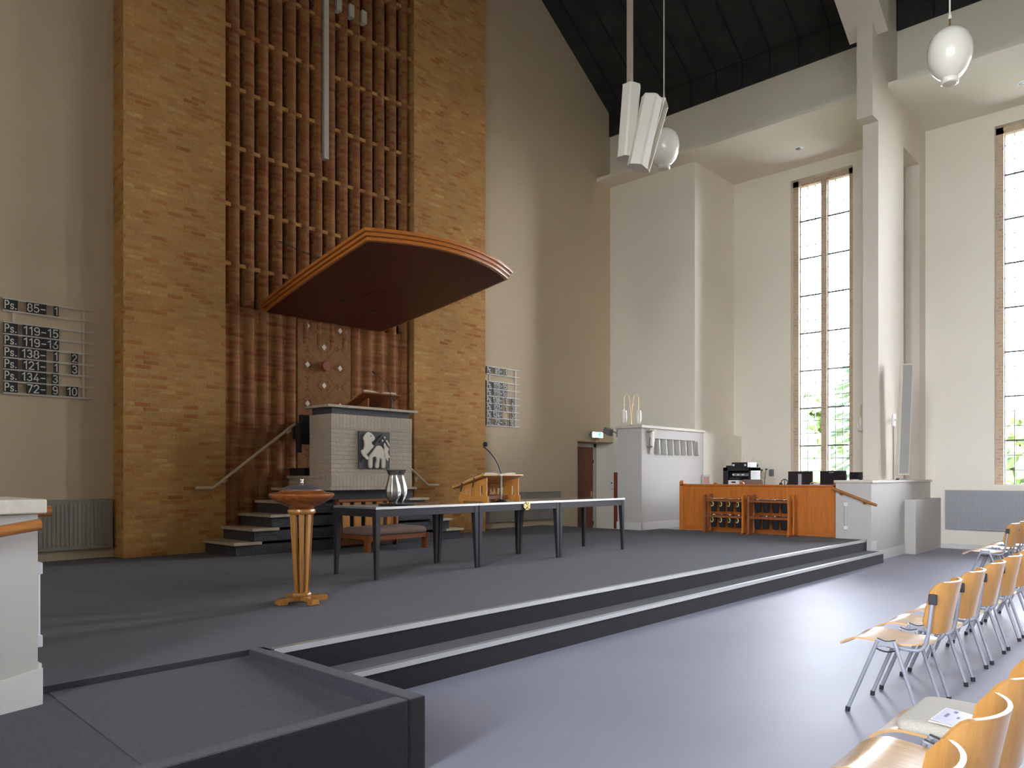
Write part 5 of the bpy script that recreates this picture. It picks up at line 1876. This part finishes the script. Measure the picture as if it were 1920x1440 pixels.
# ------------------------------------------------------------------ radiators
def radiator(label, org, along, outv, L, z0, z1, mat, pipes=True):
    """org: left end at the wall, along: unit vector, outv: into the room"""
    o_ = Vector(org); a = Vector(along); b = Vector(outv)
    r = thing('radiator', label, 'radiator', (o_ + a * L / 2 + Vector((0, 0, 0))).to_tuple(), 'panel radiators')

    def bx(m, s0, s1, d0, d1, h0, h1):
        vs = [o_ + a * s + b * d + Vector((0, 0, h)) for h in (h0, h1) for s, d in ((s0, d0), (s1, d0), (s1, d1), (s0, d1))]
        return m.add(vs, [(0, 1, 2, 3), (7, 6, 5, 4), (0, 4, 5, 1), (1, 5, 6, 2), (2, 6, 7, 3), (3, 7, 4, 0)])
    m = bx(MB(), 0, L, 0.035, 0.095, z0, z1)
    m.build('panel', mat, r, bevel=0.004)
    n = int(L / 0.05)
    m = MB()
    for k in range(n):
        s = 0.03 + (L - 0.06) * (k + 0.5) / n
        bx(m, s - 0.015, s + 0.015, 0.093, 0.102, z0 + 0.045, z1 - 0.05)
    m.build('ribs', mat, r, bevel=0.003)
    bx(MB(), -0.004, L + 0.004, 0.03, 0.10, z1 - 0.012, z1 + 0.004).build('top_grille', mat, r, bevel=0.002)
    m = MB()
    for s in (0.1, L - 0.1):
        bx(m, s - 0.02, s + 0.02, 0.0, 0.036, z0 + 0.1, z1 - 0.1)
    m.build('wall_bracket', mat, r)
    return r


radiator('taupe panel radiator on the back wall left of the brick tower', (1.6, YB, 0), (1, 0, 0), (0, -1, 0), 2.19, 0.50, 1.14, 'radiator_taupe')
radiator('taupe panel radiator on the back wall right of the brick tower', (10.75, YB, 0), (1, 0, 0), (0, -1, 0), 2.44, 0.50, 1.10, 'radiator_taupe')
radiator('long grey panel radiator below the right-hand window', (XA, 3.93, 0), (0, -1, 0), (-1, 0, 0), 3.2, 0.39, 1.16, 'radiator_grey')

# ------------------------------------------------------------------ hymn boards
ROWS = [['Ps.', None, '85-', '1', None], None, ['Ps.', '119-15', None, None, None], ['Ps.', '119-16', None, None, None], ['Ps.', '138-', None, '1', '2'], ['Ps.', '121-', None, '1', '3'], ['Ps.', '134-', None, '3', None], ['Ps.', None, '72-', '9', '10']]
# (text, x0, x1) along the board for each row, metres from the left end
CARDS = [
    [('Ps.', 0.0, 0.150), ('85-', 0.240, 0.460), ('1', 0.540, 0.598)],
    [],
    [('Ps.', 0.0, 0.150), ('119-15', 0.200, 0.603)],
    [('Ps.', 0.0, 0.150), ('119-16', 0.200, 0.603)],
    [('Ps.', 0.0, 0.150), ('138-', 0.180, 0.460), ('1', 0.540, 0.598), ('2', 0.742, 0.820)],
    [('Ps.', 0.0, 0.150), ('121-', 0.200, 0.460), ('1', 0.540, 0.598), ('3', 0.742, 0.820)],
    [('Ps.', 0.0, 0.150), ('134-', 0.180, 0.460), ('3', 0.520, 0.598)],
    [('Ps.', 0.0, 0.150), ('72-', 0.240, 0.460), ('9', 0.520, 0.598), ('10', 0.685, 0.820)],
]
ROWN = ('top', '', 'second', 'third', 'fourth', 'fifth', 'sixth', 'bottom')


def hymn_board(bx_, zt, pitch, railmat, where):
    yb_ = YB
    h = thing('hymn_board', 'psalm number board of white rails on the wall %s of the brick tower' % where, 'hymn board', (bx_ + 0.5, yb_, zt - 4 * pitch), 'psalm boards')
    for k in range(9):
        z = zt - pitch * k
        m = MB()
        m.box(bx_, bx_ + 1.005, yb_ - 0.032, yb_ - 0.018, z - 0.013, z + 0.013)
        m.box(bx_, bx_ + 1.005, yb_ - 0.040, yb_ - 0.030, z - 0.006, z + 0.006)
        m.build('rail', railmat, h)
    for x in (0.10, 0.88):
        MB().box(bx_ + x, bx_ + x + 0.028, yb_ - 0.019, yb_, zt - 8 * pitch, zt).build('support', railmat, h)
    for r, row in enumerate(CARDS):
        zb = zt - pitch * (r + 1) + 0.010
        ch = pitch - 0.018
        for ci, (txt, a, b) in enumerate(row):
            if where == 'right' and r == 6 and txt == '3':
                a, b = 0.742, 0.820
            m = MB()
            yc = yb_ - 0.045
            m.box(bx_ + a, bx_ + b, yc, yc + 0.006, zb, zb + ch, mi=0)
            pad = 0.012
            lettering(m, txt, bx_ + a + pad, zb + ch * 0.13, ch * 0.74, (b - a) - 2 * pad, yc, 1)
            o = m.build('number_card', ['card_black', 'card_letter'], origin=(bx_ + a, yc, zb))
            tag(o, 'black card reading %s, %s row of the psalm board %s of the tower' % (txt, ROWN[r], where), 'number card', 'psalm number cards')
    return h


hymn_board(2.57, 3.602, 0.1432, 'rail_white', 'left')
hymn_board(10.885, 3.664, 0.1488, 'rail_white_bright', 'right')

# ------------------------------------------------------------------ hanging things
def globe(label, x, y, zb):
    g = thing('pendant_lamp', label, 'pendant lamp', (x, y, zb), 'white glass pendant lamps')
    MB().lathe([(0.075, 0.0), (0.088, 0.008), (0.088, 0.05), (0.082, 0.06), (0.12, 0.085), (0.175, 0.15), (0.212, 0.24), (0.226, 0.33), (0.222, 0.42), (0.198, 0.50), (0.150, 0.565), (0.09, 0.60), (0.03, 0.61)], (x, y, zb), 48).build('glass_globe', 'lamp_glass', g, smooth=70)
    MB().lathe([(0.066, 0.004), (0.066, 0.02)], (x, y, zb - 0.006), 24).build('bottom_disc', 'cream_plastic', g)
    MB().tube([(x, y, zb + 0.60), (x, y, zb + 0.75)], 0.011, 10).build('rod', 'brass', g, smooth=50)
    zc = ZKNEE + SLOPE * (XW - 0.045 - x)
    MB().tube([(x, y, zb + 0.75), (x, y, zc + 0.05)], 0.009, 8).build('cord', 'cord_white', g, smooth=50)
    MB().lathe([(0.018, 0), (0.022, 0.02), (0.012, 0.06)], (x, y, zb + 0.72), 12).build('collar', 'cord_white', g, smooth=50)
    return g


globe('large white glass pendant lamp hanging before the right-hand bay ceiling', 9.49, 2.15, 5.80)
globe('white glass pendant lamp half hidden behind the hanging loudspeakers', 9.92, 6.06, 6.05)


def line_speaker(label, top, bot, w, d, face, channel=False):
    top = Vector(top); bot = Vector(bot)
    t = thing('hanging_speaker', label, 'loudspeaker', tuple((top + bot) / 2), 'hanging column loudspeakers')
    axv = (top - bot).normalized()
    f = Vector(face); f = (f - axv * f.dot(axv)).normalized()
    s_ = axv.cross(f).normalized()
    sec = [(-w, -d), (w, -d), (w, 0.0), (w * 0.15, d * 0.55), (-w * 0.15, d * 0.55), (-w, 0.0)] if not channel else [(-w, -d), (w, -d), (w, d * 0.7), (w * 0.82, d * 0.7), (w * 0.82, -d * 0.7), (-w * 0.82, -d * 0.7), (-w * 0.82, d * 0.7), (-w, d * 0.7)]
    m = MB()
    m.loft([[c + s_ * a + f * b for a, b in sec] for c in (bot, top)])
    m.build('housing', 'speaker_white', t, bevel=0.004)
    sec2 = [(a * 1.03, b * 1.03) for a, b in ([(-w, -d), (w, -d), (w, 0.0), (w * 0.15, d * 0.55), (-w * 0.15, d * 0.55), (-w, 0.0)] if not channel else [(-w, -d), (w, -d), (w, d * 0.7), (-w, d * 0.7)])]
    for c0, c1 in ((bot - axv * 0.008, bot), (top, top + axv * 0.008)):
        MB().loft([[c + s_ * a + f * b for a, b in sec2] for c in (c0, c1)]).build('end_cap', 'speaker_white', t, bevel=0.002)
    return t


# three column loudspeakers on a pole from the ceiling
po = thing('speaker_pole', 'square brown pole hanging from the ceiling with the loudspeaker clamps', 'pole', (7.98, 5.364, 6.0))
MB().box(7.98 - 0.03, 7.98 + 0.03, 5.364 - 0.03, 5.364 + 0.03, 5.62, ZKNEE + SLOPE * (XW - 0.045 - 7.98) + 0.1).build('post', 'pole_brown', po, bevel=0.004)
m = MB()
m.box(7.90, 8.10, 5.26, 5.40, 5.66, 5.70)
m.box(7.96, 8.06, 5.28, 5.36, 5.60, 5.76)
m.build('clamp', 'black_metal', po, bevel=0.004)
line_speaker('cream hanging column loudspeaker, left of the cluster under the ceiling pole', (7.914, 5.30, 6.30), (7.869, 5.349, 5.408), 0.105, 0.11, (-0.86, -0.50, 0))
line_speaker('cream hanging column loudspeaker, middle one of the tilted cluster', (8.053, 5.062, 6.122), (7.886, 5.169, 5.247), 0.115, 0.12, (-0.55, -0.84, 0))
line_speaker('hanging loudspeaker with open channel front, right of the tilted cluster', (8.36, 5.145, 6.178), (8.10, 5.255, 5.316), 0.10, 0.10, (0.35, -0.94, 0), True)

# recessed spots in the bay ceiling, small dark camera dome above
for k, (x, y) in enumerate(((16.11, 6.52), (16.14, 2.49))):
    r = thing('recessed_spot', 'small round recessed spotlight in the bay ceiling %s' % ('above the audio desk' if k == 0 else 'at the right edge behind the pendant lamp'), 'spotlight', (x, y, ZA), 'recessed spotlights')
    MB().lathe([(0.075, -0.010), (0.10, -0.008), (0.105, 0.0)], (x, y, ZA), 28).build('trim_ring', 'white_plastic', r, smooth=50)
    MB().lathe([(0.055, -0.016), (0.070, -0.010)], (x, y, ZA), 24).build('lamp_lens', 'dark_glaze', r, smooth=50)
o = MB().lathe([(0.09, 0), (0.09, 0.05), (0.07, 0.10), (0.03, 0.13)], (15.02, 4.98, ZA + 0.078), 20).build('projector_dome', 'black_plastic', smooth=50, origin=(15.02, 4.98, ZA + 0.078))
tag(o, 'small black dome on the bay ceiling edge left of the fin', 'dome')


# ================================================================== chairs
def make_chair():
    t = thing('plywood_chair', 'beech plywood chair', 'chair', (0, 0, 0), 'rows of plywood chairs')
    # seat
    N, Q = 18, 10
    grid = []
    for i in range(N + 1):
        y = -0.215 + 0.47 * i / N
        if y < -0.10:
            hw = 0.10 + 0.085 * math.sin(min(1, (y + 0.215) / 0.115) * PI / 2)
        else:
            hw = 0.185 + 0.022 * min(1, (y + 0.10) / 0.25)
        z = 0.452 - 0.014 * math.exp(-((y + 0.06) / 0.12) ** 2)
        if y > 0.13:
            z -= 0.050 * ((y - 0.13) / 0.125) ** 2
        row = []
        for j in range(Q + 1):
            s_ = -1 + 2 * j / Q
            row.append((hw * s_, y, z - 0.010 * (1 - s_ * s_)))
        grid.append(row)
    m = MB()
    m.sheet(grid, 0.011)
    for (x, y) in ((-0.13, 0.07), (0.13, 0.07), (-0.13, -0.06), (0.13, -0.06)):
        for dx in (-0.012, 0.012):
            m.lathe([(0.006, 0), (0.004, 0.002)], (x + dx, y, 0.4445 + (0.006 if y > 0 else -0.004)), 8, mi=1)
    m.build('seat', ['beech_y', 'chrome'], t, smooth=50)
    # backrest: wrapped plywood
    grid = []
    N, Q = 10, 22
    for j in range(Q + 1):
        s_ = -1 + 2 * j / Q
        row = []
        e = abs(s_)
        zt = 0.832 - (0.055 * ((e - 0.72) / 0.28) ** 2 if e > 0.72 else 0)
        zb = 0.525 + (0.07 * ((e - 0.6) / 0.4) ** 2 if e > 0.6 else 0)
        for i in range(N + 1):
            z = zb + (zt - zb) * i / N
            x = 0.205 * math.sin(s_ * 1.18) / math.sin(1.18)
            y = -0.262 - 0.105 * (math.cos(s_ * 1.18) - math.cos(1.18)) / (1 - math.cos(1.18)) - (z - 0.68) * 0.20 + 0.035
            row.append((x, y, z))
        grid.append(row)
    m = MB()
    m.sheet(grid, 0.012)
    m.build('backrest', 'beech_z', t, smooth=50)
    for sx_ in (-1, 1):
        x = 0.225 * sx_
        m = MB()
        for y0, y1 in ((0.205, 0.030), (-0.205, -0.062)):
            lg = MB().tube([(x * 1.03, y0 * 0.985, 0.022), (x, y1, 0.462)], 0.0115, 10).build('leg', 'silver_tube', t, smooth=50)
            MB().tube([(x * 1.035, y0, 0.0), (x * 1.03, y0 * 0.985, 0.03)], 0.0145, 10).build('rubber_foot', 'rubber', lg, smooth=50, origin=(0, 0, 0))
        m = MB()
        top = [(0.035, 0.470)] + [(0.03 - 0.092 * k / 6, 0.470 - 0.012 * math.sin(PI * k / 6)) for k in range(1, 6)] + [(-0.066, 0.470)]
        low = [(-0.080, 0.425)] + [(-0.075 + 0.125 * k / 6, 0.418 + 0.013 * math.sin(PI * k / 6)) for k in range(1, 6)] + [(0.052, 0.420)]
        m.prism(top + low, x - 0.004, x + 0.004, 'x')
        m.build('coupling_plate', 'silver_tube', t)
        m = MB()
        m.tube([(x, p[0], p[1] + 0.002) for p in top], 0.0045, 6)
        m.tube([(x, -0.082 + 0.136 * k / 8, 0.418 + 0.014 * math.sin(PI * k / 8)) for k in range(9)], 0.004, 6)
        m.tube([(x, -0.082 + 0.136 * k / 8, 0.416 - 0.018 * math.sin(PI * k / 8)) for k in range(9)], 0.005, 6)
        m.build('coupling_edge', 'rubber', t, smooth=50)
        xs = 0.20 * sx_
        m = MB()
        m.tube([(xs * 0.95, -0.06, 0.428), (xs, -0.12, 0.424)] + [(xs, -0.165 - 0.06 * math.sin(a * PI / 12), 0.484 - 0.06 * math.cos(a * PI / 12)) for a in range(0, 6)] + [(xs * 1.02, -0.236, 0.52), (xs * 1.04, -0.262, 0.74)], 0.0115, 10)
        m.tube([(xs * 0.95, -0.06, 0.428), (x, -0.02, 0.432)], 0.010, 8)
        m.build('back_tube', 'silver_tube', t, smooth=50)
        MB().box(xs * 1.04 - 0.014, xs * 1.04 + 0.014, -0.285, -0.242, 0.705, 0.765).build('clip', 'rubber', t, bevel=0.004)
    m = MB()
    m.tube([(-0.225, -0.016, 0.430), (0.225, -0.016, 0.430)], 0.010, 8)
    m.tube([(-0.225, 0.02, 0.430), (0.225, 0.02, 0.430)], 0.008, 8)
    m.build('cross_tube', 'silver_tube', t, smooth=50)
    return t


chair0 = make_chair()
_first = [True]


def chair(x, y, label, rz=0.0):
    if _first[0]:
        _first[0] = False
        chair0.location = (x, y, 0)
        chair0.rotation_euler = (0, 0, rz)
        chair0['label'] = label
        return chair0
    return copy_tree(chair0, (x, y, 0), rz, label)


ORD = ['first', 'second', 'third', 'fourth', 'fifth', 'sixth', 'seventh', 'eighth', 'ninth', 'tenth']
for i in range(8):
    chair(5.075 + 0.645 * i, 1.452, 'beech chair on silver legs, %s from the near end of the middle row' % ORD[i], random.uniform(-0.02, 0.02) if i else 0)
NEAR = ['beech chair whose curved back just shows at the bottom edge of the picture', 'beech chair with its whole curved back showing at the bottom right', 'beech chair with empty seat beside the chair holding the cushion', 'beech chair in the bottom right corner with a beige cushion on it']
for i in range(4):
    chair(1.835 + 0.522 * i, 0.752, NEAR[i])
for i in range(5):
    chair(11.735 + 0.645 * i, 2.21, 'distant beech chair, %s from the platform side in the far block by the radiator' % ORD[i])

# cushion and hymn sheet on the fourth near chair
CU = thing('seat_cushion', 'beige woven seat cushion lying on the chair in the bottom right corner', 'cushion', (3.42, 0.76, 0.452))
cushion(MB(), 3.195, 3.655, 0.545, 0.925, 0.452, 0.507, 0.035).build('pad', 'cushion_beige', CU, smooth=70)
MB().tube([(3.215, 0.80, 0.512), (3.205, 0.74, 0.512), (3.20, 0.62, 0.50), (3.18, 0.56, 0.47), (3.19, 0.54, 0.43), (3.21, 0.56, 0.41)], 0.0035, 6).build('tie_cord', 'cord_white', CU, smooth=60)
PA = thing('printed_sheet', 'lilac printed sheet in a clear sleeve on the beige cushion', 'paper', (3.33, 0.73, 0.508))
pc = [Vector((3.262, 0.800)), Vector((3.449, 0.792)), Vector((3.410, 0.672)), Vector((3.205, 0.668))]


def pq_(u, v, z):
    a = pc[0].lerp(pc[1], u); b = pc[3].lerp(pc[2], u)
    p = a.lerp(b, v)
    return Vector((p.x, p.y, z))


def quad_slab(u0, u1, v0, v1, z0, z1):
    vs = [pq_(u, v, z) for z in (z0, z1) for u, v in ((u0, v0), (u1, v0), (u1, v1), (u0, v1))]
    return MB().add(vs, [(0, 1, 2, 3), (7, 6, 5, 4), (0, 4, 5, 1), (1, 5, 6, 2), (2, 6, 7, 3), (3, 7, 4, 0)])


quad_slab(-0.03, 1.03, -0.03, 1.06, 0.508, 0.5095).build('sleeve', 'paper_white', PA)
mm = quad_slab(0.0, 1.0, 0.0, 0.96, 0.5096, 0.5108)
mm.build('sheet', 'paper_lilac', PA)
mm = MB()
for k in range(9):
    for (u0, v0) in ((0.36 + 0.032 * k, 0.18), ):
        vs_ = quad_slab(u0, u0 + 0.02, v0, v0 + 0.10, 0.5108, 0.5114)
        mm.add(vs_.v, vs_.f)
for k in range(5):
    vs_ = quad_slab(0.46 + 0.026 * k, 0.478 + 0.026 * k, 0.52, 0.60, 0.5108, 0.5114)
    mm.add(vs_.v, vs_.f)
for k in range(6):
    vs_ = quad_slab(0.78 + 0.026 * k, 0.796 + 0.026 * k, 0.30, 0.42, 0.5108, 0.5114)
    mm.add(vs_.v, vs_.f)
mm.build('print', 'ink', PA)

# ================================================================== outside
struct('ground_outside', 'lawn outside beyond the added bounce strip', 'ground', MB().box(XA + 16.0, 90, -60, 60, -0.6, -0.4).box(-80, XL - 16.0, -60, 60, -0.6, -0.4), 'lawn')
struct('bounce_ground_outside', 'pale paved strip added outside the windows to bounce daylight inside', 'path', MB().box(XA + 0.6, XA + 16.0, -60, 60, -0.6, -0.39).box(XL - 16.0, XL - 0.6, -60, 60, -0.6, -0.39), 'bounce_paving')  # unseen strip, added to throw daylight onto ceilings and upper walls


def tree(x, y, h, r, kind, label):
    t = thing('garden_tree', label, 'tree', (x, y, -0.4), 'trees outside the windows')
    MB().tube([(x, y, -0.4), (x + 0.1, y, h * 0.5), (x, y, h * 0.9)], [0.22, 0.14, 0.04], 8).build('trunk', 'bark', t, smooth=50)
    m = MB()
    rnd = random.Random(int(x * 31 + y * 17))
    n = 260
    for k in range(n):
        if kind == 'conifer':
            f = rnd.random() ** 0.8
            z = 0.3 + f * (h - 0.3)
            rr = r * (1 - f) + 0.1
            a = rnd.random() * 2 * PI
            d = rr * (0.55 + 0.5 * rnd.random())
            c = Vector((x + d * math.cos(a), y + d * math.sin(a), z - 0.35 * d))
            sz = Vector((0.35 + 0.3 * (1 - f), 0.20, 0.14)) * (0.7 + 0.6 * rnd.random())
            M = Matrix.Translation(c) @ Matrix.Rotation(a, 4, 'Z') @ Matrix.Rotation(0.35, 4, 'Y')
        else:
            u, v, w = rnd.gauss(0, 1), rnd.gauss(0, 1), rnd.gauss(0, 1)
            q_ = Vector((u, v, w)).normalized() * (0.5 + 0.5 * rnd.random()) * r
            c = Vector((x + q_.x, y + q_.y, h * 0.62 + q_.z * 1.1))
            sz = Vector((0.5, 0.4, 0.3)) * (0.6 + 0.7 * rnd.random())
            M = Matrix.Translation(c) @ Euler((rnd.random() * 3, rnd.random() * 3, rnd.random() * 3)).to_matrix().to_4x4()
        vs = [M @ Vector((sz.x * a_, sz.y * b_, sz.z * c_)) for a_, b_, c_ in ((1, 0, 0), (-1, 0, 0), (0, 1, 0), (0, -1, 0), (0, 0, 1), (0, 0, -1))]
        m.add(vs, [(0, 2, 4), (2, 1, 4), (1, 3, 4), (3, 0, 4), (2, 0, 5), (1, 2, 5), (3, 1, 5), (0, 3, 5)])
    m.build('crown', 'leaf_dark' if kind == 'conifer' else 'leaf_light', t, recalc=False)
    return t


tree(29.0, 9.2, 7.2, 2.3, 'conifer', 'tall dark conifer seen through the right half of the first window')
tree(27.0, 11.5, 2.6, 1.4, 'round', 'low pale bush seen at the foot of the first window')
tree(33.0, 13.2, 5.0, 2.0, 'round', 'pale broadleaf tree seen through the left half of the first window')
tree(36.0, 5.0, 3.4, 1.8, 'round', 'pale bush seen at the foot of the second window')
ho = thing('brick_house', 'pale house across the garden seen low in the right-hand window', 'house', (44, 6, -0.4))
MB().box(42, 50, 2, 14, -0.4, 2.6).build('walls', 'white_paint', ho)
MB().prism([(1.5, 2.6), (14.5, 2.6), (8, 4.6)], 41.6, 50.4, 'x').build('roof', 'leather_red', ho)
for y in (4.0, 7.0, 10.0):
    MB().box(41.97, 42.01, y - 0.6, y + 0.6, 0.9, 2.0).build('window', 'screen_black', ho)
